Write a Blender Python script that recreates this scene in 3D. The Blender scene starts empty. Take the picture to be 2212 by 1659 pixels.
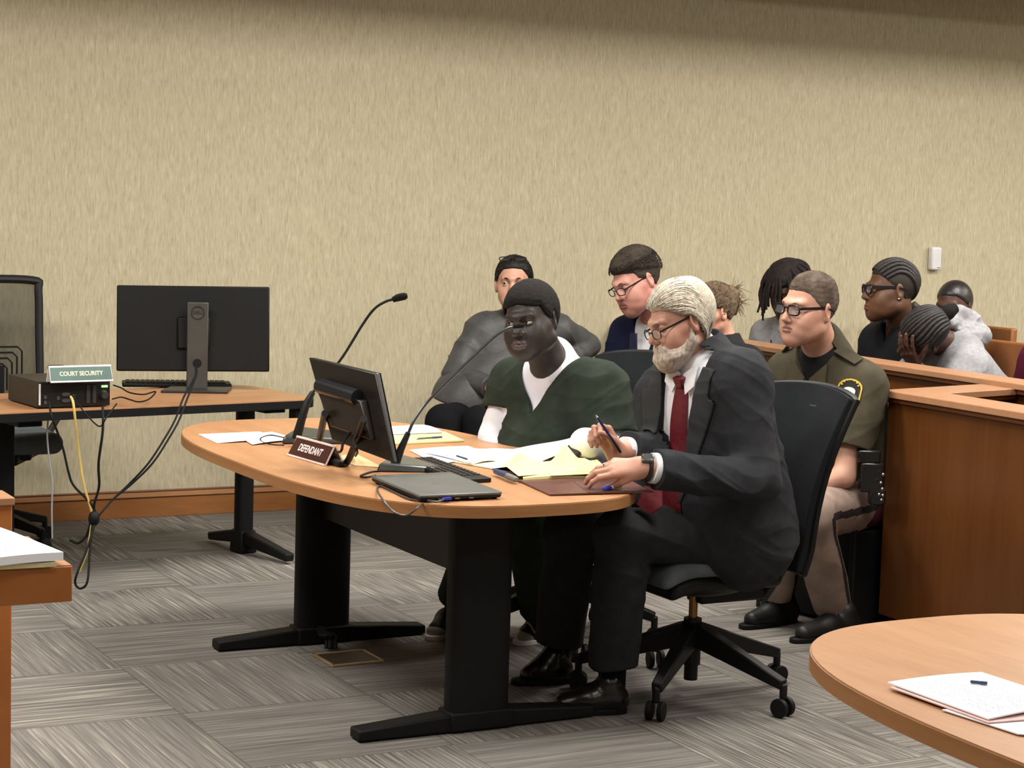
import bpy, bmesh, math
import numpy as np
from mathutils import Vector, Matrix
D = bpy.data; COL = bpy.context.scene.collection; SC = bpy.context.scene
R_ = math.radians

# ------------------------------------------------------------------ camera, light, exposure
IW, IH, FPX, CX, CY, CAMZ = 2212, 1659, 4200.0, 1106.0, 829.5, 1.55
PIT = math.atan((CY - 440) / FPX); ROL = R_(1.7)
cam_d = D.cameras.new('camera'); cam = D.objects.new('camera', cam_d); COL.objects.link(cam)
cam_d.sensor_width = 36.0; cam_d.lens = 36.0 * FPX / IW; cam_d.clip_start = 0.05; cam_d.clip_end = 60
Mc = Matrix.Rotation(R_(90) - PIT, 4, 'X') @ Matrix.Rotation(ROL, 4, 'Z')
cam.matrix_world = Matrix.Translation((0, 0, CAMZ)) @ Mc
SC.camera = cam
SC.view_settings.view_transform = 'Standard'; SC.view_settings.look = 'None'
SC.view_settings.exposure = 0.0; SC.view_settings.gamma = 1.0; SC.view_settings.use_curve_mapping = False
SC.cycles.use_denoising = True; SC.cycles.max_bounces = 6; SC.cycles.sample_clamp_indirect = 6.0
w = D.worlds.new('world'); SC.world = w; w.use_nodes = True
w.node_tree.nodes['Background'].inputs[0].default_value = (0.9, 0.93, 1, 1)
w.node_tree.nodes['Background'].inputs[1].default_value = 0.15

ANG = R_(28.0)
A = np.array([math.cos(ANG), math.sin(ANG), 0.0]); N = np.array([-A[1], A[0], 0.0])   # along the long wall, towards it
def AN(a, n, z=0.0): return a * A + n * N + np.array([0, 0, z])
WALLN, A0, A1, N0, CEIL, SOFF = 8.98, -4.5, 11.5, -3.0, 3.25, 2.87

def lamp(a, n, z, sx, sy, watt, col=(1.0, 0.955, 0.88), spread=180):
    l = D.lights.new('ceiling_lamp', 'AREA'); l.shape = 'RECTANGLE'; l.size = sx; l.size_y = sy
    l.energy = watt; l.color = col; l.spread = R_(spread)
    o = D.objects.new('ceiling_lamp', l); COL.objects.link(o)
    o.location = AN(a, n, z); o.rotation_euler = (0, 0, ANG)
    return o
for a in (0.4, 3.6, 6.8, 9.8):
    for n, watt in ((6.2, 106), (4.2, 82), (2.0, 23), (-0.6, 26)):
        lamp(a, n, CEIL - 0.03, 1.25, 0.62, watt)

def ray(px, py):
    a = (px - CX) / FPX; b = -(py - CY) / FPX
    x = a * math.cos(ROL) - b * math.sin(ROL); z2 = a * math.sin(ROL) + b * math.cos(ROL)
    return np.array([x, math.cos(PIT) + z2 * math.sin(PIT), -math.sin(PIT) + z2 * math.cos(PIT)])
def Wd(px, py, d):
    r = ray(px, py); r = r * (d / r[1]); r[2] += CAMZ; return r
def Wz(px, py, z):
    r = ray(px, py); r = r * ((z - CAMZ) / r[2]); r[2] = z; return r
def nrm(v): v = np.asarray(v, float); return v / max(np.linalg.norm(v), 1e-9)
def V3(*a): return np.array(a, float)

# ------------------------------------------------------------------ materials
def lin(c):
    c = [x / 255.0 for x in c]
    return tuple([(x / 12.92 if x <= 0.04045 else ((x + 0.055) / 1.055) ** 2.4) for x in c] + [1.0])
class NT:
    def __init__(s, name, rough=0.6, spec=0.4, metal=0.0):
        s.m = D.materials.new(name); s.m.use_nodes = True; s.t = s.m.node_tree; s.n = s.t.nodes
        s.b = s.n['Principled BSDF']; s.b.inputs['Roughness'].default_value = rough
        s.b.inputs['Specular IOR Level'].default_value = spec; s.b.inputs['Metallic'].default_value = metal
    def node(s, t, **k):
        n = s.n.new(t)
        for a, b in k.items(): setattr(n, a, b)
        return n
    def link(s, a, b): s.t.links.new(a, b)
    def math(s, op, a, b=None, c=None):
        n = s.node('ShaderNodeMath', operation=op)
        for i, x in enumerate((a, b, c)):
            if x is None: continue
            if isinstance(x, (int, float)): n.inputs[i].default_value = x
            else: s.link(x, n.inputs[i])
        return n.outputs[0]
    def mix(s, f, a, b):
        n = s.node('ShaderNodeMix', data_type='RGBA')
        for i, x in ((0, f), (6, a), (7, b)):
            if isinstance(x, (int, float)): n.inputs[i].default_value = x
            elif isinstance(x, tuple): n.inputs[i].default_value = x
            else: s.link(x, n.inputs[i])
        return n.outputs[2]
    def noise(s, vec, scale, detail=3, rough=0.5, mapping=None):
        n = s.node('ShaderNodeTexNoise'); n.inputs['Scale'].default_value = scale
        n.inputs['Detail'].default_value = detail; n.inputs['Roughness'].default_value = rough
        if mapping:
            mp = s.node('ShaderNodeMapping'); mp.inputs['Scale'].default_value = mapping[0]
            mp.inputs['Rotation'].default_value = mapping[1]
            s.link(vec, mp.inputs[0]); vec = mp.outputs[0]
        s.link(vec, n.inputs['Vector']); return n.outputs[0]
    def ramp(s, f, stops):
        n = s.node('ShaderNodeValToRGB'); e = n.color_ramp.elements
        while len(e) < len(stops): e.new(0.5)
        for i, (p, c) in enumerate(stops): e[i].position = p; e[i].color = c if len(c) == 4 else lin(c)
        s.link(f, n.inputs[0]); return n.outputs[0]
    def bump(s, h, strength, dist=0.01):
        n = s.node('ShaderNodeBump'); n.inputs['Strength'].default_value = strength; n.inputs['Distance'].default_value = dist
        s.link(h, n.inputs['Height']); s.link(n.outputs[0], s.b.inputs['Normal'])
    def coord(s, k='Object'): return s.node('ShaderNodeTexCoord').outputs[k]
    def base(s, c):
        if isinstance(c, tuple): s.b.inputs['Base Color'].default_value = c
        else: s.link(c, s.b.inputs['Base Color'])

MATS = {}
def pm(name, c, rough=0.6, spec=0.4, metal=0.0, c2=None, ns=8, st=(1, 1, 1), rot=(0, 0, 0), bump=0.0, bs=400, bst=(1, 1, 1), sheen=0, lo=0.35, hi=0.65, bd=0.003):
    if name in MATS: return MATS[name]
    t = NT(name, rough, spec, metal); co = t.coord()
    c2 = c2 or tuple(int(x * 0.86) for x in c)
    nz = t.noise(co, ns, 4, 0.55, (st, rot))
    t.base(t.ramp(nz, [(lo, c), (hi, c2)]))
    if bump: t.bump(t.noise(co, bs, 2, 0.5, (bst, rot)), bump, bd)
    if sheen: t.b.inputs['Sheen Weight'].default_value = sheen
    MATS[name] = t.m; return t.m
def emis(name, c, s):
    if name in MATS: return MATS[name]
    t = NT(name); t.base(lin(c)); t.b.inputs['Emission Color'].default_value = lin(c); t.b.inputs['Emission Strength'].default_value = s
    MATS[name] = t.m; return t.m

def wall_mat():
    t = NT('vinyl_wallcovering', 0.7, 0.25); co = t.coord()
    rz = (0, 0, 0)
    a = t.noise(co, 1.0, 3, 0.6, ((115, 115, 20), rz)); b = t.noise(co, 1.0, 3, 0.55, ((60, 60, 12), rz)); g = t.noise(co, 1.0, 2, 0.5, ((1.6, 1.6, .9), rz))
    s = t.math('ADD', t.math('MULTIPLY', a, 0.72), t.math('MULTIPLY', b, 0.28))
    c = t.ramp(s, [(0.32, (170, 159, 131)), (0.46, (187, 177, 149)), (0.55, (194, 184, 156)), (0.70, (209, 200, 173))])
    c = t.mix(t.math('MULTIPLY', g, 0.22), c, lin((176, 168, 140)))
    t.base(c); t.bump(s, 0.5, 0.004); return t.m
def carpet_mat():
    t = NT('carpet_tiles', 0.95, 0.1); co = t.coord()
    mp = t.node('ShaderNodeMapping'); mp.inputs['Rotation'].default_value = (0, 0, -ANG); t.link(co, mp.inputs[0])
    sx = t.node('ShaderNodeSeparateXYZ'); t.link(mp.outputs[0], sx.inputs[0]); X, Y = sx.outputs[0], sx.outputs[1]
    T = 0.61
    ix = t.math('FLOOR', t.math('DIVIDE', X, T)); iy = t.math('FLOOR', t.math('DIVIDE', Y, T))
    par = t.math('FLOORED_MODULO', t.math('ADD', ix, iy), 2.0)
    def comb(x, y, z=0.0):
        c = t.node('ShaderNodeCombineXYZ')
        for i, q in enumerate((x, y, z)):
            if isinstance(q, (int, float)): c.inputs[i].default_value = q
            else: t.link(q, c.inputs[i])
        return c.outputs[0]
    wn = t.node('ShaderNodeTexWhiteNoise', noise_dimensions='3D'); t.link(comb(ix, iy, 3.0), wn.inputs['Vector']); rnd = wn.outputs[0]
    off = t.math('MULTIPLY', rnd, 37.0)
    u = t.mix(par, comb(X, Y), comb(Y, X)); su = t.node('ShaderNodeSeparateXYZ'); t.link(u, su.inputs[0])
    U, Vv = su.outputs[0], su.outputs[1]
    def streak(fu, fv, det=2):
        n = t.node('ShaderNodeTexNoise'); n.inputs['Scale'].default_value = 1.0; n.inputs['Detail'].default_value = det
        t.link(comb(t.math('MULTIPLY', U, fu), t.math('MULTIPLY', Vv, fv), off), n.inputs['Vector']); return n.outputs[0]
    s1 = streak(150, 3.2, 3); s2 = streak(60, 1.3, 1); fz = t.noise(co, 260, 3, .7)
    base = t.ramp(s1, [(0.36, (88, 83, 80)), (0.5, (122, 117, 112)), (0.6, (146, 141, 134)), (0.72, (198, 194, 178))])
    amt = t.math('ADD', 0.35, t.math('MULTIPLY', rnd, 0.6))
    flat = t.ramp(s2, [(0.35, (112, 108, 104)), (0.65, (138, 133, 128))])
    c = t.mix(amt, flat, base)
    c = t.mix(t.math('MULTIPLY', t.math('SUBTRACT', fz, .25), 0.8), c, lin((92, 88, 85)))
    # joints between tiles
    fx = t.math('ABSOLUTE', t.math('SUBTRACT', t.math('FRACT', t.math('DIVIDE', X, T)), 0.5)); fy = t.math('ABSOLUTE', t.math('SUBTRACT', t.math('FRACT', t.math('DIVIDE', Y, T)), 0.5))
    e = t.math('GREATER_THAN', t.math('MAXIMUM', fx, fy), 0.494)
    c = t.mix(t.math('MULTIPLY', e, 0.35), c, lin((58, 54, 50)))
    t.base(c); t.bump(t.math('ADD', s1, fz), 0.55, 0.004); return t.m
def wood(name, c1, c2, st, rough=0.35, ns=1.0, spec=0.45, lo=.3, hi=.7, coat=0.0):
    if name in MATS: return MATS[name]
    t = NT(name, rough, spec); co = t.coord()
    a = t.noise(co, ns, 5, 0.62, (st, (0, 0, 0))); b = t.noise(co, ns, 3, 0.5, (tuple(x * 5.5 for x in st), (0, 0, 0)))
    s = t.math('ADD', t.math('MULTIPLY', a, 0.7), t.math('MULTIPLY', b, 0.3))
    t.base(t.ramp(s, [(lo, c1), (hi, c2)])); t.bump(b, 0.04, 0.002)
    if coat: t.b.inputs['Coat Weight'].default_value = coat; t.b.inputs['Coat Roughness'].default_value = .25
    MATS[name] = t.m; return t.m
M_wall = wall_mat(); M_carpet = carpet_mat()
M_top = wood('honey_laminate_top', (178, 132, 94), (162, 116, 78), (2.2, 14, 14), 0.38, lo=.35, hi=.65)
M_edge = wood('honey_laminate_edge', (158, 112, 70), (138, 92, 52), (3, 3, 30), 0.45)
M_panel = wood('cherry_panel', (98, 58, 26), (80, 44, 17), (9, 9, .8), 0.32, spec=.4)
M_cap = wood('cherry_cap', (168, 125, 94), (154, 110, 78), (5, 5, 5), 0.38)
M_capdark = wood('cherry_cap_edge', (120, 72, 42), (98, 54, 30), (3, 3, 12), 0.35)
M_basew = wood('oak_baseboard', (160, 108, 62), (138, 86, 44), (2, 2, 16), 0.4)
M_blk = pm('black_powder_coat', (15, 15, 17), .6, .25, bump=.15, bs=900)
M_blkp = pm('black_plastic', (14, 14, 16), .5, .3, bump=.05, bs=600)
M_gry = pm('graphite_plastic', (62, 61, 59), .5, .4)
M_wht = pm('white_plastic', (226, 226, 228), .4, .4, c2=(214, 214, 217))
M_chr = pm('brushed_metal', (190, 188, 182), .3, .5, 1.0)
M_brass = pm('brass_column', (150, 112, 70), .35, .5, 1.0)

# ------------------------------------------------------------------ objects
def mesh_from(name, v, f, mats, idx=None, smooth=True, ang=35, uv=None):
    me = D.meshes.new(name)
    if isinstance(f, np.ndarray):
        nv, nf, k = len(v), len(f), f.shape[1]
        me.vertices.add(nv); me.vertices.foreach_set('co', np.asarray(v, np.float32).ravel())
        me.loops.add(nf * k); me.loops.foreach_set('vertex_index', f.astype(np.int32).ravel())
        me.polygons.add(nf); me.polygons.foreach_set('loop_start', np.arange(0, nf * k, k, dtype=np.int32))
        me.update(calc_edges=True)
    else:
        me.from_pydata([tuple(map(float, p)) for p in v], [], [tuple(int(i) for i in q) for q in f]); me.update()
    for m in (mats if isinstance(mats, (list, tuple)) else [mats]): me.materials.append(m)
    if idx is not None: me.polygons.foreach_set('material_index', np.asarray(idx, np.int32))
    me.polygons.foreach_set('use_smooth', np.full(len(me.polygons), bool(smooth)))
    if smooth and ang: me.set_sharp_from_angle(angle=R_(ang))
    if uv is not None:
        l = me.uv_layers.new(name='UVMap'); li = np.zeros(len(me.loops), np.int32); me.loops.foreach_get('vertex_index', li)
        l.data.foreach_set('uv', np.asarray(uv, np.float32)[li].ravel())
    me.update(); return me
def link(name, me, parent=None, loc=None, rotz=0.0):
    o = D.objects.new(name, me); COL.objects.link(o)
    if parent is not None: o.parent = parent
    if loc is not None: o.location = tuple(float(x) for x in loc)
    if rotz: o.rotation_euler = (0, 0, rotz)
    return o
def tag(o, label=None, cat=None, group=None, kind=None):
    for k, v in (('label', label), ('category', cat), ('group', group), ('kind', kind)):
        if v: o[k] = v
    return o
def thing(name, label, cat, loc=(0, 0, 0), rotz=0.0, group=None):
    o = link(name, None, None, loc, rotz); o.empty_display_size = 0.05
    return tag(o, label, cat, group)
def dup(root, loc, rotz, label, group=None):
    r = root.copy(); COL.objects.link(r); r.location = tuple(map(float, loc)); r.rotation_euler = (0, 0, rotz); r['label'] = label
    for ch in list(root.children):
        c = ch.copy(); COL.objects.link(c); c.parent = r
        for g in list(ch.children):
            d = g.copy(); COL.objects.link(d); d.parent = c
    return r
def Rz(a): c, s = math.cos(a), math.sin(a); return np.array([[c, -s, 0], [s, c, 0], [0, 0, 1.0]])
def Rx(a): c, s = math.cos(a), math.sin(a); return np.array([[1, 0, 0], [0, c, -s], [0, s, c.real]])
def Ry(a): c, s = math.cos(a), math.sin(a); return np.array([[c, 0, s], [0, 1.0, 0], [-s, 0, c]])
def frame(z, x=None):
    z = nrm(z); x = V3(1, 0, 0) if x is None else np.asarray(x, float)
    if abs(np.dot(nrm(x), z)) > .98: x = V3(0, 1, 0)
    y = nrm(np.cross(z, x)); x = np.cross(y, z); return np.stack([x, y, z], 1)
def spline(pts, n=8, closed=False):
    P = [np.asarray(p, float) for p in pts]; out = []; m = len(P)
    for i in range(m if closed else m - 1):
        if closed: a, b, c, d = P[(i - 1) % m], P[i], P[(i + 1) % m], P[(i + 2) % m]
        else:
            b, c = P[i], P[i + 1]; a = P[i - 1] if i > 0 else 2 * b - c; d = P[i + 2] if i + 2 < m else 2 * c - b
        for k in range(n):
            t = k / n; out.append(.5 * ((2 * b) + (-a + c) * t + (2 * a - 5 * b + 4 * c - d) * t * t + (-a + 3 * b - 3 * c + d) * t ** 3))
    if not closed: out.append(P[-1])
    return out
class MB:
    def __init__(s): s.v = []; s.f = []; s.i = []; s.mi = 0
    def add(s, v, f):
        b = len(s.v); s.v += [np.asarray(p, float) for p in v]; s.f += [tuple(b + k for k in q) for q in f]; s.i += [s.mi] * len(f); return s
    def box(s, c, size, R=None, taper=1.0):
        R = np.eye(3) if R is None else R; x, y, z = [q / 2 for q in size]; v = []
        for k in (-1, 1):
            t = taper if k > 0 else 1.0
            for i, j in ((-1, -1), (1, -1), (1, 1), (-1, 1)): v.append(np.asarray(c, float) + R @ V3(i * x * t, j * y * t, k * z))
        return s.add(v, [(3, 2, 1, 0), (4, 5, 6, 7), (0, 1, 5, 4), (1, 2, 6, 5), (2, 3, 7, 6), (3, 0, 4, 7)])
    def hexa(s, p): return s.add(p, [(3, 2, 1, 0), (4, 5, 6, 7), (0, 1, 5, 4), (1, 2, 6, 5), (2, 3, 7, 6), (3, 0, 4, 7)])
    def beam(s, a, b, wd, ht, up=(0, 0, 1), w2=None, h2=None):
        a = np.asarray(a, float); b = np.asarray(b, float); d = nrm(b - a); x = nrm(np.cross(d, up)); u = np.cross(x, d)
        w2 = w2 or wd; h2 = h2 or ht; p = []
        for q, ww, hh in ((a, wd, ht), (b, w2, h2)):
            p += [q - x * ww / 2 - u * hh / 2, q + x * ww / 2 - u * hh / 2, q + x * ww / 2 + u * hh / 2, q - x * ww / 2 + u * hh / 2]
        return s.add(p, [(0, 1, 2, 3), (7, 6, 5, 4), (4, 5, 1, 0), (5, 6, 2, 1), (6, 7, 3, 2), (7, 4, 0, 3)])
    def prism(s, poly, c=(0, 0, 0), R=None, z0=0.0, z1=1.0, inset=0.0):
        R = np.eye(3) if R is None else R; n = len(poly); c = np.asarray(c, float); poly = [np.asarray(p, float) for p in poly]
        v = [c + R @ V3(p[0], p[1], z0) for p in poly] + [c + R @ V3(p[0], p[1], z1) for p in poly]
        return s.add(v, [tuple(range(n))[::-1], tuple(range(n, 2 * n))] + [(i, (i + 1) % n, n + (i + 1) % n, n + i) for i in range(n)])
    def tube(s, pts, r, seg=10, n=0, closed=False):
        if n: 
            m = len(pts)
            if not np.isscalar(r): r = np.interp(np.linspace(0, m - 1, (m - 1) * n + 1), range(m), r)
            pts = spline(pts, n, closed)
        pts = [np.asarray(p, float) for p in pts]; m = len(pts); rr = np.full(m, r) if np.isscalar(r) else np.asarray(r)
        x = None; v = []
        for i in range(m):
            a = pts[(i - 1) % m] if (closed or i > 0) else pts[i]; b = pts[(i + 1) % m] if (closed or i < m - 1) else pts[i]
            d = nrm(b - a)
            if x is None: F = frame(d); x = F[:, 0]
            x = nrm(x - d * np.dot(x, d)); y = np.cross(d, x)
            for k in range(seg): t = 2 * math.pi * k / seg; v.append(pts[i] + rr[i] * (math.cos(t) * x + math.sin(t) * y))
        f = []
        for i in range(m if closed else m - 1):
            j = (i + 1) % m
            for k in range(seg): l = (k + 1) % seg; f.append((i * seg + k, i * seg + l, j * seg + l, j * seg + k))
        if not closed: f += [tuple(range(seg))[::-1], tuple((m - 1) * seg + k for k in range(seg))]
        return s.add(v, f)
    def cyl(s, a, b, r, r2=None, seg=20): return s.tube([a, b], [r, r if r2 is None else r2], seg)
    def ball(s, c, r, R=None, nu=16, nv=10):
        r = np.full(3, r) if np.isscalar(r) else np.asarray(r, float); R = np.eye(3) if R is None else R; v = [np.asarray(c) + R @ (r * V3(0, 0, 1))]
        for j in range(1, nv):
            t = math.pi * j / nv
            for i in range(nu): p = 2 * math.pi * i / nu; v.append(np.asarray(c) + R @ (r * V3(math.sin(t) * math.cos(p), math.sin(t) * math.sin(p), math.cos(t))))
        v.append(np.asarray(c) - R @ (r * V3(0, 0, 1))); L = len(v) - 1; f = [(0, 1 + i, 1 + (i + 1) % nu) for i in range(nu)]
        for j in range(nv - 2):
            for i in range(nu): a = 1 + j * nu; f.append((a + i, a + nu + i, a + nu + (i + 1) % nu, a + (i + 1) % nu))
        a = 1 + (nv - 2) * nu; f += [(L, a + (i + 1) % nu, a + i) for i in range(nu)]
        return s.add(v, f)
    def grid(s, fn, nu, nv, th=0.0, nrmf=None):
        v = [fn(i / nu, j / nv) for j in range(nv + 1) for i in range(nu + 1)]
        f = [(j * (nu + 1) + i, j * (nu + 1) + i + 1, (j + 1) * (nu + 1) + i + 1, (j + 1) * (nu + 1) + i) for j in range(nv) for i in range(nu)]
        if not th: return s.add(v, f)
        G = np.array(v).reshape(nv + 1, nu + 1, 3); du = np.gradient(G, axis=1); dv = np.gradient(G, axis=0); nn = np.cross(du, dv); nn /= np.maximum(np.linalg.norm(nn, axis=2, keepdims=True), 1e-9)
        B = (G - nn * th).reshape(-1, 3); K = len(v); v2 = v + list(B); f2 = f + [tuple(K + q for q in t[::-1]) for t in f]
        ring = [i for i in range(nu)] + [(j + 1) * (nu + 1) - 1 for j in range(nv)] + [nv * (nu + 1) + i for i in range(nu, 0, -1)] + [j * (nu + 1) for j in range(nv, 0, -1)]
        f2 += [(ring[(i + 1) % len(ring)], ring[i], K + ring[i], K + ring[(i + 1) % len(ring)]) for i in range(len(ring))]
        return s.add(v2, f2)
    def build(s, name, mats, parent=None, loc=None, rotz=0.0, bev=0.0, ang=35, world=None, seg=2, smooth=True):
        v = s.v
        if world is not None: v = [p - np.asarray(world) for p in v]
        o = link(name, mesh_from(name, v, s.f, mats, s.i, smooth, ang), parent, loc, rotz)
        if bev:
            b = o.modifiers.new('bevel', 'BEVEL'); b.width = bev; b.segments = seg; b.limit_method = 'ANGLE'; b.angle_limit = R_(40); b.harden_normals = False
        return o
def text_mb(txt, size, depth=0.0008, bold=0.0, sx=1.0):
    c = D.curves.new('t', 'FONT'); c.body = txt; c.size = size; c.extrude = depth; c.align_x = 'CENTER'; c.align_y = 'CENTER'; c.offset = bold; c.resolution_u = 3
    o = D.objects.new('t', c); COL.objects.link(o); dg = bpy.context.evaluated_depsgraph_get(); dg.update(); me = o.evaluated_get(dg).to_mesh()
    v = [V3(p.co.x * sx, p.co.y, p.co.z) for p in me.vertices]; f = [tuple(p.vertices) for p in me.polygons]
    o.evaluated_get(dg).to_mesh_clear(); D.objects.remove(o); D.curves.remove(c); return v, f

# ------------------------------------------------------------------ signed-distance modelling
def L2(q): return np.sqrt(np.einsum('ij,ij->i', q, q))
def smin(a, b, k):
    h = np.maximum(k - np.abs(a - b), 0) / k; return np.minimum(a, b) - h * h * k * .25
def smax(a, b, k): return -smin(-a, -b, k)
def s_ell(c, r, R=None):
    c = np.asarray(c, float); r = np.asarray(r, float)
    def f(P):
        q = P - c
        if R is not None: q = q @ R
        k0 = L2(q / r); k1 = L2(q / (r * r)); return k0 * (k0 - 1) / np.maximum(k1, 1e-6)
    return f
def s_cap(a, b, ra, rb=None):
    a = np.asarray(a, float); b = np.asarray(b, float); rb = ra if rb is None else rb; ab = b - a; L = max(np.dot(ab, ab), 1e-12)
    def f(P):
        q = P - a; t = np.clip(q @ ab / L, 0, 1); return L2(q - t[:, None] * ab) - (ra + (rb - ra) * t)
    return f
def s_box(c, h, R=None, r=0.0):
    c = np.asarray(c, float); h = np.asarray(h, float) - r
    def f(P):
        q = P - c
        if R is not None: q = q @ R
        q = np.abs(q) - h; return L2(np.maximum(q, 0)) + np.minimum(q.max(1), 0) - r
    return f
def U(fs, k=0.0):
    def f(P):
        d = fs[0](P)
        for g in fs[1:]: e = g(P); d = smin(d, e, k) if k else np.minimum(d, e)
        return d
    return f
def gate(f, c, R, m=0.04):
    c = np.asarray(c, float)
    def g(P):
        d = L2(P - c) - R; out = d + m * .5; k = d < m
        if k.any(): out[k] = f(P[k])
        return out
    return g
def mesh_sdf(f, lo, hi, h, proj=1, margin=0.008):
    lo = np.asarray(lo, float); hi = np.asarray(hi, float); L = max(0, int(round(math.log2(0.07 / h)))); S = h * 2 ** L
    n = np.ceil((hi - lo) / S).astype(int); C = np.stack(np.meshgrid(*[np.arange(k) for k in n], indexing='ij'), -1).reshape(-1, 3)
    off = np.array([[i, j, k] for i in (0, 1) for j in (0, 1) for k in (0, 1)])
    s = S
    for l in range(L + 1):
        d = f(lo + (C + .5) * s); C = C[np.abs(d) < s * .87 * 1.25 + margin * (l < L)]
        if l < L: C = (C[:, None, :] * 2 + off[None]).reshape(-1, 3); s *= .5
    B = 1 << 20; enc = lambda c: (c[..., 0].astype(np.int64) + 1) * B * B + (c[..., 1].astype(np.int64) + 1) * B + c[..., 2] + 1
    K = C[:, None, :] + off[None]; e = enc(K).ravel(); u, inv = np.unique(e, return_inverse=True)
    Q = np.stack([u // (B * B) - 1, (u // B) % B - 1, u % B - 1], 1); val = f(lo + Q * h)[inv].reshape(-1, 8)
    neg = val < 0; act = neg.any(1) & ~neg.all(1); C = C[act]; val = val[act]; neg = neg[act]
    acc = np.zeros((len(C), 3)); cnt = np.zeros(len(C))
    for a in range(8):
        for bit in (4, 2, 1):
            if a & bit: continue
            b = a | bit; m = neg[:, a] != neg[:, b]; va, vb = val[m, a], val[m, b]; t = va / (va - vb)
            acc[m] += off[a] + t[:, None] * (off[b] - off[a]); cnt[m] += 1
    V = lo + (C + acc / cnt[:, None]) * h
    ce = enc(C); o = np.argsort(ce); ces = ce[o]; F = []
    for ax in range(3):
        o1, o2 = [(1, 2), (2, 0), (0, 1)][ax]; bit = (4, 2, 1)[ax]; m = neg[:, 0] != neg[:, bit]; c = C[m]; ins = neg[m, 0]
        e1 = np.zeros(3, int); e1[o1] = 1; e2 = np.zeros(3, int); e2[o2] = 1; ids = []; ok = np.ones(len(c), bool)
        for dd in (0 * e1, e1, e1 + e2, e2):
            q = enc(c - dd); k = np.clip(np.searchsorted(ces, q), 0, len(ces) - 1); ok &= ces[k] == q; ids.append(o[k])
        q = np.stack(ids, 1)[ok]; ins = ins[ok]; q[~ins] = q[~ins][:, ::-1]; F.append(q)
    F = np.concatenate(F)
    for _ in range(proj):
        e = h * .3; d = f(V); g = np.stack([f(V + np.eye(3)[i] * e) - f(V - np.eye(3)[i] * e) for i in range(3)], 1) / (2 * e)
        V = V - np.clip(d, -h, h)[:, None] * g / np.maximum((g * g).sum(1), .25)[:, None]
    return V, F
_rs = np.random.RandomState(5)
_K = [nrm(_rs.randn(3)) * _rs.uniform(.7, 1.5) for _ in range(7)]; _PH = _rs.uniform(0, 6.28, 7)
def wav(P, fr, st=None, seed=0):
    q = P * fr
    if st is not None: q = q * np.asarray(st)
    q = q + .9 * np.sin(q[:, [1, 2, 0]] * .8 + seed); d = 0
    for i in range(4): d = d + np.sin(q @ _K[(i + seed) % 7] + _PH[(i + 2 * seed) % 7])
    return d / 4
def folds(P, fr, amp, ax=None, seed=0, sq=.35):
    """cloth folds: ridges running across axis ax"""
    if ax is not None:
        ax = nrm(ax); t = P @ ax; q = P * sq + np.outer(t * (1 - sq), ax)
    else: q = P
    n = wav(q, fr, seed=seed); return amp * (np.abs(n) ** .8 * 1.4 - .5)
def largest(V, F):
    lab = np.arange(len(V)); A_ = F.ravel()
    for _ in range(200):
        m = lab[F].min(1); new = lab.copy(); np.minimum.at(new, A_, np.repeat(m, 4)); new = new[new]
        if (new == lab).all(): break
        lab = new
    u, c = np.unique(lab, return_counts=True); keep = lab == u[c.argmax()]; F = F[keep[F[:, 0]]]; ix = np.cumsum(keep) - 1; return V[keep], ix[F]
def sdf_obj(name, f, lo, hi, h, mats, parent=None, world=(0, 0, 0), paint=None, proj=1, ang=0):
    V, F = largest(*mesh_sdf(f, lo, hi, h, proj))
    idx = None
    if paint is not None: idx = paint(V[F].mean(1))
    return link(name, mesh_from(name, V - np.asarray(world, float), F, mats, idx, True, ang), parent)
# ------------------------------------------------------------------ the room
RA = np.stack([A, N, V3(0, 0, 1)], 1)
def abox(m, a0, a1, n0, n1, z0, z1): return m.box(AN((a0 + a1) / 2, (n0 + n1) / 2, (z0 + z1) / 2), (a1 - a0, n1 - n0, z1 - z0), RA)
def struct(name, m, mat, **k): return tag(m.build(name, mat, **k), kind='structure')
struct('floor', abox(MB(), A0, A1, N0, WALLN, -.1, 0), M_carpet)
M_plain = pm('painted_wall', (176, 168, 146), .8, .2); M_ceil = pm('ceiling_tile', (206, 204, 198), .9, .1)
struct('wall_back', abox(MB(), A0, A1, WALLN, WALLN + .12, 0, CEIL), M_wall)
struct('wall_left', abox(MB(), A0 - .12, A0, N0, WALLN, 0, CEIL), M_plain)
struct('wall_right', abox(MB(), A1, A1 + .12, N0, WALLN, 0, CEIL), M_plain)
struct('wall_front', abox(MB(), A0, A1, N0 - .12, N0, 0, CEIL), M_plain)
struct('ceiling', abox(MB(), A0, A1, N0, WALLN, CEIL, CEIL + .1), M_ceil)
struct('trim_1', abox(MB(), A0, A1, WALLN - 1.6, WALLN, SOFF, CEIL), pm('soffit_paint', (120, 100, 76), .85, .1))        # dropped soffit along the wall
b = abox(MB(), A0, A1, WALLN - .018, WALLN, 0, .098); b.mi = 1
abox(b, A0, A1, WALLN - .026, WALLN, .098, .124); b.mi = 2; abox(b, A0, A1, WALLN - .029, WALLN, .124, .130)
struct('baseboard_back', b, [M_basew, wood('oak_cap', (186, 138, 96), (168, 116, 76), (2, 2, 16), .4), M_capdark], bev=.002)

# gallery rail: panelled knee wall with an overhanging cap, running out from the long wall
r0 = Wz(1262, 690, .92); r1 = Wz(2212, 830, .92); rd = nrm(r1 - r0); RAILD = rd; rnl = V3(rd[1], -rd[0], 0)  # rnl faces the well (left)
if rnl[0] > 0: rnl = -rnl
rs_ = r0 - rd * .22; re_ = r1 + rd * 2.4
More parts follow.
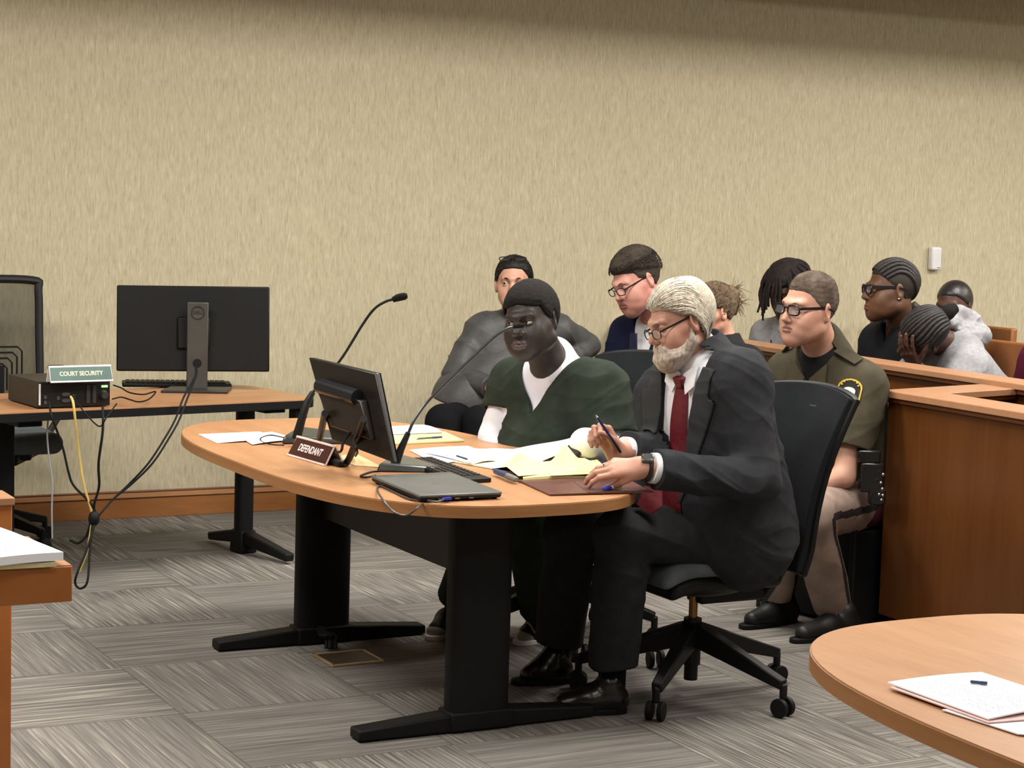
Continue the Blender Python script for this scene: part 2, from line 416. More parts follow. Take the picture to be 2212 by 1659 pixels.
# clamp start to the wall
t = (WALLN - rs_ @ N) / (rd @ N); rs_ = rs_ + rd * t + rd * .003
def wallrun(root, p, q, side, th=.10, h=.9, capw=.17, cap=True):
    d = nrm(q - p); z = V3(0, 0, 1); m = MB(); m.beam(V3(*p[:2], .05) - side * th / 2 + 0 * z, V3(*q[:2], .05) - side * th / 2, th, .1); m.v = [x * V3(1, 1, 1) for x in m.v]
    m.v = [V3(x[0], x[1], 0 if x[2] < .05 else h - .05) for x in m.v]; m.build('panel', M_panel, root)
    if cap:
        c = MB(); c.beam(V3(*p[:2], h - .02) - side * th / 2, V3(*q[:2], h - .02) - side * th / 2, capw, .024)
        c.mi = 1; c.beam(V3(*p[:2], h - .041) - side * th / 2, V3(*q[:2], h - .041) - side * th / 2, capw - .022, .018)
        c.build('cap', [M_cap, M_capdark], root, bev=.003)
root = thing('gallery_rail', 'long cherry wood gallery rail with a flat cap, people seated behind it', 'rail')
wallrun(root, rs_ * V3(1, 1, 0), re_ * V3(1, 1, 0), rnl, h=.93)
# jury box corner
JC = Wz(1902, 1357, 0); je = Wz(2212, 893, .9) * V3(1, 1, 0); jc9 = Wz(1915, 845, .9) * V3(1, 1, 0); jd = nrm(je - jc9); jf = nrm(Wz(2212, 827, .9) * V3(1, 1, 0) - jc9)
jn = V3(jd[1], -jd[0], 0); jn = jn if jn[0] < 0 else -jn; jm = V3(jf[1], -jf[0], 0); jm = jm if jm[1] > 0 else -jm
root = thing('jury_box', 'tall cherry wood box with mitred caps at the right, in front of the gallery rail', 'partition')
J0 = (JC + jc9) / 2; th = .1; Jd1 = J0 + jd * 2.6; Jf1 = J0 + jf * .58
def corner_poly(o):  # offset outline of the L, inner offset o
    den = jd @ jm; k = J0 - jn * 0
    Mx = np.array([[jn[0], jn[1]], [jm[0], jm[1]]]); c = np.linalg.solve(Mx, np.array([jn @ J0 - o, jm @ J0 - o])); c = V3(c[0], c[1], 0)
    return c
def ell_slab(m, o0, o1, z0, z1):
    c0, c1 = corner_poly(o0), corner_poly(o1); a0, a1 = Jd1 - jn * o0, Jd1 - jn * o1; b0, b1 = Jf1 - jm * o0, Jf1 - jm * o1
    poly = [c0, b0, b1, c1, a1, a0]; return m.prism([(p[0], p[1]) for p in poly], z0=z0, z1=z1)
ell_slab(MB(), 0, th, .06, .862).build('panel', M_panel, root)
ell_slab(MB(), .05, th, 0, .06).build('toe_kick', M_blk, root)
c = MB(); ell_slab(c, -.022, .165, .876, .902); c.mi = 1; ell_slab(c, -.010, .15, .858, .876); c.build('cap', [M_cap, M_capdark], root, bev=.003)
# small wall box
m = MB(); P0 = Wd(2014, 558, 11.35); tw = (WALLN - .0 - P0 @ N); P0 = V3(*(ray(2014, 558)))
P0 = P0 * (WALLN / (P0 @ N)); P0[2] += CAMZ
root = thing('wall_sensor', 'small white rounded box mounted alone on the wall above the gallery', 'sensor', P0, ANG)
MB().box((0, -.022, 0), (.074, .044, .135)).build('housing', M_wht, root, bev=.012, seg=4)
v, f = text_mb('eero', .012); MB().add([V3(p[0], -.0445 - p[2], p[1] - .052) + V3(.014, 0, 0) for p in v], f).build('lettering', pm('grey_print', (120, 120, 125)), root)
# pews behind the rail
def pew(a, n0, n1, label, h=.95):
    root = thing('pew', label, 'pew', AN(0, 0, 0), 0, 'gallery pews'); m = MB()
    abox(m, a + .38, a + .42, n0, n1, .40, h); m.build('backrest', M_panel2, root, bev=.01)
    abox(MB(), a - .08, a + .38, n0, n1, .40, .44).build('seat', M_panel2, root, bev=.01)
    for n in (n0, n1): abox(MB(), a - .06, a + .44, n - .025, n + .025, 0, .62).build('end_panel', M_panel2, root, bev=.01)
M_panel2 = wood('pew_wood', (146, 92, 50), (126, 74, 36), (3, 3, 3), .4)
ra = lambda n: (rs_ + rd * ((n - rs_ @ N) / (rd @ N))) @ A

# ------------------------------------------------------------------ tables
TC = V3(-.36, 6.18, 0); TU = V3(.469, -.883, 0); TV = V3(.883, .469, 0); TZ = .73
def superell(a, b, n=2.9, k=96, cx=0, cy=0):
    out = []
    for i in range(k):
        t = 2 * math.pi * i / k; c, s = math.cos(t), math.sin(t); out.append((cx + a * math.copysign(abs(c) ** (2 / n), c), cy + b * math.copysign(abs(s) ** (2 / n), s)))
    return out
def big_table(label, C, ang, legs=True, modesty=True, cols=True):
    """local x = long axis, local y = short axis"""
    root = thing('conference_table', label, 'table', C, ang, 'honey wood conference tables on black T legs')
    m = MB(); m.mi = 1; m.prism(superell(1.06, .53, cx=-.06), z0=TZ - .034, z1=TZ - .003); m.mi = 0; m.prism(superell(1.057, .527, cx=-.06), z0=TZ - .003, z1=TZ)
    m.build('tabletop', [M_top, M_edge], root, ang=50)
    for s, x in (('l', -.605), ('r', .60)):
        m = MB(); pl = superell(.045, .098, 3.4, 40); m.prism(pl, (x, 0, 0), z0=.05, z1=TZ - .034); lg = m.build('leg', M_blk, root)
        m = MB()
        for sg in (-1, 1):
            p = [(x - .042, 0, .004), (x + .042, 0, .004), (x + .036, sg * .39, .004), (x - .036, sg * .39, .004), (x - .042, 0, .062), (x + .042, 0, .062), (x + .034, sg * .39, .036), (x - .034, sg * .39, .036)]
            m.hexa(p if sg > 0 else [p[i] for i in (1, 0, 3, 2, 5, 4, 7, 6)])
        m.box((x, 0, .033), (.098, .205, .056)); m.build('foot', M_blk, lg, bev=.006)
    MB().box((0, -.01, TZ - .034 - .125), (1.14, .022, .25)).build('modesty_panel', pm('charcoal_laminate', (40, 37, 36), .5, .3), root, bev=.002)
    return root
TANG = math.atan2(TU[1], TU[0])
main_table = big_table('long racetrack shaped wood table in the middle, where the two men sit', TC, TANG)
near_table = big_table('rounded wood table end in the lower right foreground with white papers', V3(1.36, 2.93, 0), math.atan2(-.883, .469))
def T(u, v, z=TZ): return TC + TU * u + TV * v + V3(0, 0, z)

# floor outlet box beside the far foot
fb = thing('floor_outlet', 'brass edged floor outlet box under the left end of the long table', 'outlet', Wz(752, 1424, 0), ANG)
m = MB()
for c, s in (((0, .085, .004), (.19, .012, .008)), ((0, -.085, .004), (.19, .012, .008)), ((.09, 0, .004), (.012, .18, .008)), ((-.09, 0, .004), (.012, .18, .008))): m.box(c, s)
m.build('rim', pm('worn_brass', (176, 150, 112), .45, .4, .3), fb, bev=.002); MB().box((0, 0, .0035), (.168, .158, .005)).build('lid', pm('brown_lid', (66, 50, 40)), fb)
m = MB(); e = Wz(712, 1404, .0)
for i, (dx, r) in enumerate(((0, .011), (.016, .008), (-.014, .007))):
    m.tube([Wd(686 + dx * 300, 1352, 6.70), Wd(700 + dx * 500, 1372, 6.58), e + V3(dx, 0, .05), e + V3(dx + .005, -.02, .01)], r, 8, 6)
tag(m.build('cable_bundle', M_blk), 'thick black cords running from the table leg down to the floor outlet', 'cord')

# ------------------------------------------------------------------ back table (slightly turned)
bf0 = Wz(0, 893, .71); bf1 = Wz(690, 862, .71); bd = nrm((bf1 - bf0) * V3(1, 1, 0)); bn = V3(-bd[1], bd[0], 0); BZ = .71; BA = math.atan2(bd[1], bd[0])
def Bp(x, y, z=0.0): return bf0 * V3(1, 1, 0) + bd * x + bn * y + V3(0, 0, z)
LB = np.linalg.norm(bf1 - bf0)
root = thing('side_table', 'narrow wood topped table with black edge and legs against the long wall', 'table', Bp(0, 0), BA)
def rrect(x0, x1, y0, y1, r, sides=(0, 1, 2, 3), k=8):
    out = []
    for i, (cx, cy, a) in enumerate(((x1 - r, y0 + r, -90), (x1 - r, y1 - r, 0), (x0 + r, y1 - r, 90), (x0 + r, y0 + r, 180))):
        if i in sides: out += [(cx + r * math.cos(R_(a + 90 * j / k)), cy + r * math.sin(R_(a + 90 * j / k))) for j in range(k + 1)]
        else: out.append(((x1, y0), (x1, y1), (x0, y1), (x0, y0))[i])
    return out
YB = .68
MB().prism(rrect(-.55, LB + .02, 0, YB, .12, (0, 1)), z0=BZ - .004, z1=BZ).build('tabletop', M_top, root)
MB().prism(rrect(-.552, LB + .024, -.004, YB + .004, .124, (0, 1)), z0=BZ - .036, z1=BZ - .004).build('edge_band', M_blkp, root)
def bloc(P): q = P - Bp(0, 0); return V3(q @ bd, q @ bn, P[2])
for k, P in enumerate((Wz(525, 1192, 0), Bp(.18, .38))):
    x, y, _ = bloc(P); m = MB(); m.prism(superell(.038, .03, 4, 24), (x, y, 0), z0=.04, z1=BZ - .036); lg = m.build('leg', M_blk, root)
    m = MB(); m.box((x, y, .05), (.085, .10, .10), taper=.9)
    m.beam((x, y - .02, .07), (x + .02, y - .36, .03), .06, .06, w2=.045, h2=.035); m.beam((x, y + .02, .07), (x, y + .28, .03), .06, .06, w2=.045, h2=.035)
    m.build('foot', M_blk, lg, bev=.008)
    MB().box((x, y, BZ - .055), (.10, .5, .038)).build('bracket', M_blk, lg, bev=.004)
x, y, _ = bloc(Wz(140, 1178, 0)); 
# outlet strip under the table
P = Wd(644, 888, 8.12); root = thing('power_outlet', 'black outlet box with white sockets hanging under the side table', 'outlet', P, BA)
MB().box((0, 0, 0.0), (.062, .05, .075)).build('housing', M_blkp, root, bev=.004)
for dx, dz in ((.006, .018), (.006, -.019)):
    m = MB(); m.prism(superell(.0125, .0125, 2.6, 20), (dx, -.026, dz), np.stack([V3(1, 0, 0), V3(0, 0, 1), V3(0, -1, 0)], 1), 0, .004); s = m.build('socket', M_wht, root)
    k = MB()
    for ex in (-.004, .004): k.box((dx + ex, -.0305, dz + .002), (.0015, .002, .006))
    k.build('slot', M_blk, s)

# ------------------------------------------------------------------ things on the back table
# desktop computer lying on its side, its back to us
pa = BA - R_(4); P = Wz(165, 882, BZ) ; pr = thing('desktop_computer', 'black desktop computer lying flat with its ports and cables facing out', 'computer', P + bn * .02, pa)
M_case = pm('case_brown_black', (48, 43, 38), .5, .4, bump=.05, bs=700); Wc, Dc, Hc = .295, .33, .102
MB().box((0, Dc / 2, Hc / 2 + .004), (Wc, Dc, Hc)).build('case', M_case, pr, bev=.003)
MB().box((0, -.001, Hc / 2 + .004), (Wc - .006, .004, Hc - .006)).build('back_panel', pm('port_panel', (18, 17, 18), .45), pr)
MB().box((-Wc / 2 + .007, -.003, .056), (.007, .004, .082)).build('bright_edge', M_wht, pr)
m = MB()
for z in (.018, .042): m.prism(superell(.017, .007, 2.6, 20), (-.035, -.003, z + .012), np.stack([V3(1, 0, 0), V3(0, 0, 1), V3(0, -1, 0)], 1), 0, .004)
for x, z in ((-.118, .045), (-.118, .025), (-.066, .04)): m.box((x, -.004, z), (.011, .004, .013))
for z in (.02, .03, .04, .05): m.box((-.004, -.004, z), (.013, .004, .005))
m.build('port', pm('port_metal', (120, 120, 124), .35, .5, .8), pr)
for x in (.055, .08): MB().box((x, -.004, .052), (.014, .005, .07)).build('slot_cover', M_gry, pr)
MB().box((.068, -.005, .095), (.062, .006, .006)).build('latch', M_gry, pr)
m = MB(); m.cyl((.118, -.003, .05), (.118, -.022, .048), .017, .014); m.build('power_plug', M_gry, pr)
MB().box((.122, -.005, .081), (.024, .004, .008)).build('status_light', emis('green_led', (140, 255, 120), 2.5), pr)
def nameplate(name, label, P, ang, L, ht, txt, mface, mtxt, tsize, facet=30, tsx=1.0):
    root = thing(name, label, 'nameplate', P, ang); w = ht * math.tan(R_(facet)); th = .004; fr = pm('plate_frame', (238, 214, 200), .4, .5) if mface[0] == 'b' else M_wht
    m = MB(); dx = L / 2
    for s in (-1, 1): m.hexa([(-dx, s * w, 0), (dx, s * w, 0), (dx, s * (w - th * 1.5), 0), (-dx, s * (w - th * 1.5), 0), (-dx, s * .0035, ht), (dx, s * .0035, ht), (dx, 0, ht - .003), (-dx, 0, ht - .003)] if s < 0 else [(dx, w, 0), (-dx, w, 0), (-dx, w - th * 1.5, 0), (dx, w - th * 1.5, 0), (dx, .0035, ht), (-dx, .0035, ht), (-dx, 0, ht - .003), (dx, 0, ht - .003)])
    m.build('frame', fr, root)
    # face panel on the -y side
    up = nrm(V3(0, w, ht)); no = nrm(V3(0, -ht, w)); R = np.stack([V3(1, 0, 0), up, no], 1); c = V3(0, -w / 2 - .001, ht / 2); sl = math.hypot(w, ht)
    MB().box(c + no * .0005, (L - .004, sl - .014, .003), R).build('face', mface[1], root)
    m = MB(); m.box(c + no * .0005 + up * (sl / 2 - .003), (L + .002, .006, .006), R); m.box(c + no * .0005 - up * (sl / 2 - .003), (L + .002, .006, .006), R); m.build('rail', fr, root)
    v, f = text_mb(txt, tsize, .0005, tsize * .02, tsx); MB().add([c + no * .0022 + R @ p for p in v], f).build('lettering', mtxt, root)
    return root
nameplate('nameplate', 'silver framed green COURT SECURITY plate lying on top of the computer', Wz(172, 824, BZ + Hc + .004) + bn * -.0, pa + R_(1), .252, .062, 'COURT SECURITY', ('g', pm('green_plate', (70, 98, 92), .4)), pm('cream_letters', (226, 228, 190), .5), .024, 22, .9)
nameplate('nameplate', 'brown DEFENDANT tent sign standing on the long table', (Wz(628, 986, TZ) + Wz(700, 1004, TZ)) / 2 + TV * .03, math.atan2(*((Wz(697, 1003, TZ) - Wz(624, 982, TZ))[[1, 0]])), .262, .062, 'DEFENDANT', ('b', pm('brown_plate', (62, 20, 20), .35)), pm('white_letters', (244, 232, 228), .5), .034, 30, .82)

def monitor_far():
    cxp = Wz(425, 845, BZ); P = cxp; ang = math.atan2(bd[1], bd[0]) - R_(29)
    root = thing('computer_monitor', 'large black monitor turned away on the side table, grey stand column facing out', 'monitor', P, ang)
    W, H, th = .65, .368, .026; cx, cz = -.018, .262; Rt = Rx(R_(-7)) @ Ry(R_(-.6)); c = V3(cx, .085, cz)
    MB().box(c, (W, th, H), Rt).build('display_housing', pm('monitor_black', (9, 9, 10), .55, .25), root, bev=.006)
    MB().box(c + Rt @ V3(0, th / 2 + .001, 0), (W - .012, .002, H - .012), Rt).build('screen', pm('dark_glass', (8, 8, 10), .15, .5), root)
    MB().box(c + Rt @ V3(0, -th / 2 - .004, -.02), (.14, .016, .14), Rt).build('rear_bulge', MATS['monitor_black'], root, bev=.008)
    m = MB(); m.box((0, .035, .192), (.09, .018, .375)); col = m.build('stand_column', pm('stand_grey', (78, 76, 72), .45, .4, .3), root, bev=.004)
    R = np.stack([V3(1, 0, 0), V3(0, 0, 1), V3(0, -1, 0)], 1)
    m = MB(); m.tube([(.027 * math.cos(t), .0245, .335 + .027 * math.sin(t)) for t in np.linspace(0, 2 * math.pi, 33)[:-1]], .0022, 6, closed=True)
    v, f = text_mb('DELL', .019, .0006, .0004); m.add([V3(p[0], .0252 - p[2], .335 + p[1]) for p in v], f); m.build('logo', pm('logo_dark', (44, 43, 42), .4), col)
    m = MB(); m.prism(superell(.019, .019, 2, 28), (0, .0262, .118), R, 0, .002); m.build('cable_hole', M_blk, col)
    MB().prism([(-.15, -.10), (.13, -.10), (.15, .10), (-.11, .10)], z0=0, z1=.012).build('stand_base', pm('stand_dark', (52, 50, 50), .4, .4, .3), root, bev=.003)
    return root
monitor_far()
kb = Wz(392, 846, BZ); root = thing('keyboard', 'black keyboard lying behind the big monitor stand', 'keyboard', Wz(396, 838, BZ) + bn * .06, BA - R_(26))
MB().box((0, 0, .012), (.47, .14, .018)).build('body', M_blkp, root, bev=.006)
m = MB(); [m.box((-.21 + i * .0215, -.048 + j * .0215, .0235), (.018, .018, .006)) for i in range(20) for j in range(5)]; m.build('keys', pm('key_black', (26, 26, 28), .5), root, bev=.0015)

def cable(pts, r, mat, label, name='cable', group=None, n=8):
    m = MB(); m.tube(pts, r, 8, n); return tag(m.build(name, mat), label, 'cable', group)
P = Wd
cable([P(106, 868, 7.31), P(112, 900, 7.26), P(135, 965, 7.3), P(148, 1020, 7.3), P(160, 1050, 7.3), P(196, 1088, 7.3), P(206, 1118, 7.3), P(190, 1180, 7.25), P(166, 1240, 7.2), P(163, 1262, 7.2), P(175, 1271, 7.2), P(189, 1255, 7.2), P(194, 1190, 7.25), P(200, 1125, 7.3)], .0045, M_blk, 'black cable from the computer back looping down almost to the floor')
cable([P(153, 857, 7.30), P(158, 870, 7.26), P(163, 910, 7.26), P(172, 990, 7.3), P(182, 1050, 7.3), P(192, 1084, 7.3), P(199, 1120, 7.3), P(188, 1190, 7.27), P(172, 1235, 7.27)], .0048, pm('yellow_cable', (222, 190, 110), .5), 'yellow network cable hanging from the computer back', 'network_cable')
cable([P(222, 878, 7.32), P(222, 930, 7.28), P(213, 1000, 7.28), P(214, 1050, 7.3), P(203, 1092, 7.3), P(207, 1112, 7.32), P(196, 1128, 7.3), P(188, 1155, 7.3), P(170, 1173, 7.3), P(152, 1168, 7.35)], .005, M_blk, 'black power cable hanging under the computer power plug')
for k, (o, lb) in enumerate(((0, 'outer black cable sweeping from the monitor stand down to the cable bundle'), (-9, 'inner black cable sweeping from the monitor stand down to the cable bundle'))):
    cable([P(425 + o * .2, 795, 7.78), P(423 + o * .3, 815, 7.70), P(405 + o, 860, 7.56), P(388 + o, 905, 7.5), P(366 + o, 945, 7.45), P(330 + o, 1000, 7.4), P(285 + o * .6, 1045, 7.38), P(245, 1078, 7.35), P(215, 1112, 7.3), P(198 + k * 3, 1130, 7.3), P(185 + k * 4, 1160, 7.3)], .0042, M_blk, lb)
cable([P(105, 892, 7.42), P(102, 940, 7.42), P(106, 990, 7.42), P(113, 1040, 7.42), P(112, 1100, 7.42), P(113, 1163, 7.42)], .0035, pm('grey_cable', (150, 150, 152), .4), 'thin light grey cable running down the front of the table leg')
cable([P(166, 868, 7.30), P(178, 885, 7.27), P(195, 905, 7.27), P(216, 921, 7.27), P(230, 902, 7.27), P(252, 872, 7.34)], .003, M_blk, 'thin black cable drooping below the table edge between computer and monitor')
cable([P(243, 862, 7.5), P(262, 858, 7.6), P(280, 863, 7.6), P(300, 868, 7.6), P(322, 862, 7.62), P(336, 846, 7.8), P(310, 852, 7.7), P(280, 848, 7.75), P(262, 838, 7.85), P(245, 832, 7.9)], .003, M_blk, 'tangle of thin black cable on the side table beside the keyboard')
m = MB(); m.ball(P(203, 1120, 7.3), (.022, .022, .03)); tag(m.build('cable_tie', M_blk), 'black knot gathering the hanging cables in one bundle', 'cable tie')

# ------------------------------------------------------------------ papers
def paper_mat(name, c, ink=(150, 152, 165), lines=26, dens=.5, x0=.1, x1=.9):
    if name in MATS: return MATS[name]
    t = NT(name, .8, .2); uv = t.node('ShaderNodeTexCoord').outputs['UV']; s = t.node('ShaderNodeSeparateXYZ'); t.link(uv, s.inputs[0])
    fr = t.math('FRACT', t.math('MULTIPLY', s.outputs[1], lines)); ln = t.math('LESS_THAN', fr, .38)
    nz = t.noise(uv, 1.0, 2, .6, ((70, lines * .99, 1), (0, 0, 0))); wd = t.math('GREATER_THAN', nz, 1 - dens)
    bx = t.math('MULTIPLY', t.math('GREATER_THAN', s.outputs[0], x0), t.math('LESS_THAN', s.outputs[0], x1)); by = t.math('MULTIPLY', t.math('GREATER_THAN', s.outputs[1], .07), t.math('LESS_THAN', s.outputs[1], .93))
    k = t.math('MULTIPLY', t.math('MULTIPLY', ln, wd), t.math('MULTIPLY', bx, by)); t.base(t.mix(k, lin(c), lin(ink))); MATS[name] = t.m; return t.m
PW = paper_mat('printed_white_paper', (238, 238, 242)); PY = paper_mat('yellow_legal_paper', (236, 228, 160), (170, 168, 120), 30, .55, .04, .96); PP = pm('plain_white_paper', (240, 240, 243), .8, .2, c2=(236, 236, 240)); PC = pm('cream_paper', (240, 226, 180), .8, .2)
def sheet(name, label, q, z, mat, bumpf=None, cat='paper', th=.0012, nu=14, nv=14, group=None, parent=None, wz=None):
    """q: four picture points (at height z) -> a sheet of paper lying there"""
    c = [Wz(*p, z if wz is None else wz[i]) for i, p in enumerate(q)]
    fn = lambda u, v: (c[0] * (1 - u) + c[1] * u) * (1 - v) + (c[3] * (1 - u) + c[2] * u) * v + V3(0, 0, bumpf(u, v) if bumpf else 0)
    m = MB(); m.grid(fn, nu, nv); o = c[0] * 0 + (c[0] + c[1] + c[2] + c[3]) / 4; o[2] = z
    top = m.v; K = len(top); bot = [p - V3(0, 0, th) for p in top]; vv = top + bot; ff = [f if np.cross(top[f[1]] - top[f[0]], top[f[2]] - top[f[0]])[2] > 0 else f[::-1] for f in m.f]; ff = ff + [tuple(K + i for i in f[::-1]) for f in ff]
    ring = [i for i in range(nu)] + [(j + 1) * (nu + 1) - 1 for j in range(nv)] + [nv * (nu + 1) + i for i in range(nu, 0, -1)] + [j * (nu + 1) for j in range(nv, 0, -1)]
    ff += [(ring[(i + 1) % len(ring)], ring[i], K + ring[i], K + ring[(i + 1) % len(ring)]) for i in range(len(ring))]
    uv = [(i / nu, 1 - j / nv) for j in range(nv + 1) for i in range(nu + 1)] * 2
    ob = link(name, mesh_from(name, [p - o for p in vv], ff, mat, None, True, 40, uv), parent, o)
    if label: tag(ob, label, cat, group)
    return ob
z = TZ + .0022
sheet('paper_sheet', 'loose white paper at the left tip of the long table', [(428, 938), (560, 932), (612, 950), (470, 957)], z, PW, lambda u, v: .004 * math.sin(3 * u) * v)
sheet('paper_sheet', 'white paper fanned out under the rear microphone cable', [(520, 945), (588, 931), (648, 948), (545, 960)], z + .002, PP, lambda u, v: .003 * math.sin(4 * u))
sheet('paper_sheet', 'white printed paper just right of the tilted touch monitor, on a yellow pad', [(842, 921), (912, 917), (957, 934), (846, 938)], z + .007, PW, lambda u, v: .006 * math.sin(3 * v) * u)
sheet('legal_pad', 'yellow legal pad with a pen on it, near the seated woman', [(842, 935), (960, 932), (1003, 951), (838, 958)], z + .004, PY, cat='notepad', th=.005)
sheet('paper_sheet', 'large white sheet under the papers in front of the man in green', [(884, 972), (1010, 962), (1075, 985), (945, 1003)], z + .0005, PW, lambda u, v: .002 * math.sin(4 * u))
sheet('paper_sheet', 'stack of printed white pages in front of the man in green', [(918, 975), (1065, 963), (1170, 978), (1020, 1000)], z + .008, paper_mat('inky_white_paper', (232, 232, 242), (128, 138, 190), 16, .5), lambda u, v: .008 * math.sin(5 * u + 2 * v) * (1 - v) + .006 * math.sin(9 * u) * v, th=.006)
sheet('paper_sheet', 'white page with a lifted curling edge beside the yellow notes', [(1100, 972), (1230, 966), (1250, 985), (1160, 1000)], z + .006, PP, lambda u, v: .03 * u ** 3 + .012 * math.sin(3.1 * u), th=.0012, wz=[z + .01, z + .015, z + .01, z + .006])
sheet('envelope', 'cream folder lying under the white pages', [(960, 993), (1090, 985), (1270, 1000), (1098, 1018)], z + .002, PC, cat='folder', th=.003)
sheet('legal_pad', 'yellow legal pad with pages folded up under the grey haired man\'s hand', [(1128, 1004), (1290, 990), (1330, 1026), (1130, 1033)], z + .009, PY, lambda u, v: .004 * math.sin(5 * u), cat='notepad', th=.008)
sheet('paper_sheet', 'raised yellow page peaking up beside the hand of the grey haired man', [(1170, 1004), (1262, 992), (1330, 1024), (1190, 1030)], z + .012, PY, lambda u, v: .052 * math.exp(-((u - .52) / .2) ** 2) * (1 - v) ** 1.3 + .004, th=.0012)
sheet('paper_sheet', 'smaller peaked yellow page at the left of the yellow pad', [(1085, 1003), (1170, 997), (1215, 1022), (1120, 1030)], z + .011, PY, lambda u, v: .034 * math.exp(-((u - .45) / .22) ** 2) * (1 - v) ** 1.2 + .003, th=.0012)
# leather portfolio
pf = thing('leather_portfolio', 'open brown leather portfolio at the near end of the long table', 'portfolio', V3(0, 0, 0)); M_lea = pm('brown_leather', (98, 58, 46), .38, .45, c2=(78, 44, 36), ns=14, bump=.2, bs=180)
sheet('cover', None, [(1063, 1012), (1120, 1006), (1255, 1032), (1122, 1040)], z + .002, M_lea, th=.004, parent=pf)
sheet('cover', None, [(1120, 1037), (1330, 1030), (1412, 1062), (1188, 1068)], z + .003, M_lea, lambda u, v: .002 * math.sin(3 * u), th=.004, parent=pf)
sheet('pocket', None, [(1240, 1040), (1360, 1036), (1404, 1060), (1270, 1063)], z + .006, M_lea, th=.002, parent=pf)
def pen(label, a, b, r, mat, cap=None, name='pen', tipm=None):
    a = np.asarray(a, float); b = np.asarray(b, float); d = b - a; root = thing(name, label, 'pen', a)
    MB().tube([a + d * .06, a + d * .62], r, 12).build('barrel', mat, root, world=a)
    MB().tube([a + d * .62, a + d * .97, b], [r * 1.12, r * 1.05, r * .6], 12).build('cap', cap or mat, root, world=a)
    MB().tube([a, a + d * .06], [r * .25, r], 10).build('tip', tipm or M_chr, root, world=a)
    return root
M_blue = pm('blue_pen', (40, 60, 190), .35, .5); M_navy = pm('navy_barrel', (52, 78, 118), .35, .5)
def onp(px, py, dz): return Wz(px, py, TZ + dz)
pen('thick blue grey marker clipped to the left edge of the portfolio', onp(1068, 1017, .014), onp(1115, 1036, .014), .0085, M_navy, pm('marker_grey', (120, 120, 116)), 'marker')
pen('blue capped pen lying on the near flap of the portfolio', onp(1343, 1049, .0155), onp(1303, 1056, .0155), .0055, M_wht, M_blue)
pen('dark pen lying across the yellow pad near the woman', onp(897, 948, .0135), onp(955, 944, .0135), .0035, pm('green_pen', (90, 110, 84), .4), M_navy)
pen('black pen resting on the printed pages', onp(985, 984, .030), onp(1010, 992, .022), .003, M_navy)
# coaster-like small items
# closed laptop
q = [Wz(801, 1027, TZ + .022), Wz(973, 1019, TZ + .022), Wz(1085, 1062, TZ + .022), Wz(907, 1070, TZ + .022)]
root = thing('laptop', 'closed grey laptop at the near edge of the long table', 'laptop', V3(q[3][0], q[3][1], 0))
def slab(q, z0, z1, sh=0.0):
    c = sum(q) / 4; b = [V3(*(p + (c - p) * sh)[:2], z0) for p in q]; t_ = [V3(*p[:2], z1) for p in q]; o = [3, 2, 1, 0]; m = MB(); m.hexa([b[i] for i in o] + [t_[i] for i in o]); return m
slab(q, TZ + .0045, TZ + .013, .03).build('base', M_blkp, root, world=root.location, bev=.003)
slab(q, TZ + .0135, TZ + .022).build('lid', pm('laptop_grey', (98, 100, 98), .42, .45, .35, c2=(90, 92, 91)), root, world=root.location, bev=.003)
c4 = sum(q) / 4; v, f = text_mb('hp', .02, .0003); m = MB(); m.prism(superell(.012, .012, 2, 24), c4 * V3(1, 1, 0), np.eye(3), TZ + .0221, TZ + .0224); m.build('logo', pm('lid_logo', (120, 122, 120), .3, .5, .6), root, world=root.location)
m = MB(); ux = nrm(q[2] - q[3]); 
for s in (.25, .45, .62): m.box(q[3] + (q[2] - q[3]) * s + V3(0, 0, -.013) + .0 * ux, (.014, .004, .004), frame(V3(0, 0, 1), ux))
m.build('port', pm('port_metal', (120, 120, 124)), root, world=root.location)
for i in (0, 1, 2, 3):
    p_ = q[i] + (c4 - q[i]) * .12; MB().cyl((p_[0], p_[1], TZ + .0005), (p_[0], p_[1], TZ + .0046), .008).build('rubber_foot', M_blk, root, world=root.location)
pl = Wz(962, 1077, TZ + .011)
m = MB(); m.tube([pl, Wz(945, 1084, TZ + .008), Wz(925, 1081, TZ + .008), Wz(925, 1072, TZ - .01) + V3(0, -.05, -.0), Wd(905, 1094, 5.16), Wd(878, 1113, 5.14), Wd(850, 1105, 5.14), Wd(824, 1075, 5.2), Wz(815, 1058, TZ + .004), Wz(822, 1050, TZ + .004), Wz(850, 1062, TZ + .004), Wz(885, 1078, TZ + .004), Wz(930, 1083, TZ + .004)], .0028, 8, 8)
cb = m.build('cord', pm('dark_grey_cable', (70, 66, 66), .4)); cb.name = 'usb_cable'; tag(cb, 'grey USB cable looping over the near edge of the long table', 'cable')
MB().box(pl + V3(.004, 0, 0), (.024, .012, .006), frame(V3(0, 0, 1), ux)).build('plug', M_blue, cb)
# keyboard-like black pad behind the laptop
q = [Wz(862, 990, TZ + .014), Wz(930, 986, TZ + .014), Wz(1062, 1032, TZ + .014), Wz(985, 1036, TZ + .014)]
root = thing('keyboard', 'flat black keyboard between the microphone and the papers on the long table', 'keyboard', q[0] * V3(1, 1, 0))
slab(q, TZ + .0005, TZ + .014).build('body', M_blkp, root, world=root.location, bev=.003)
m = MB(); e1 = (q[1] - q[0]); e2 = (q[3] - q[0]); k1 = nrm(e1)
for i in range(5):
    for j in range(15): m.box(q[0] + e1 * (.12 + .76 * i / 4) + e2 * (.06 + .80 * j / 14) + V3(0, 0, .001), (.016, .015, .004), frame(V3(0, 0, 1), k1))
m.build('keys', pm('key_brown_black', (40, 35, 32), .5), root, world=root.location, bev=.001)

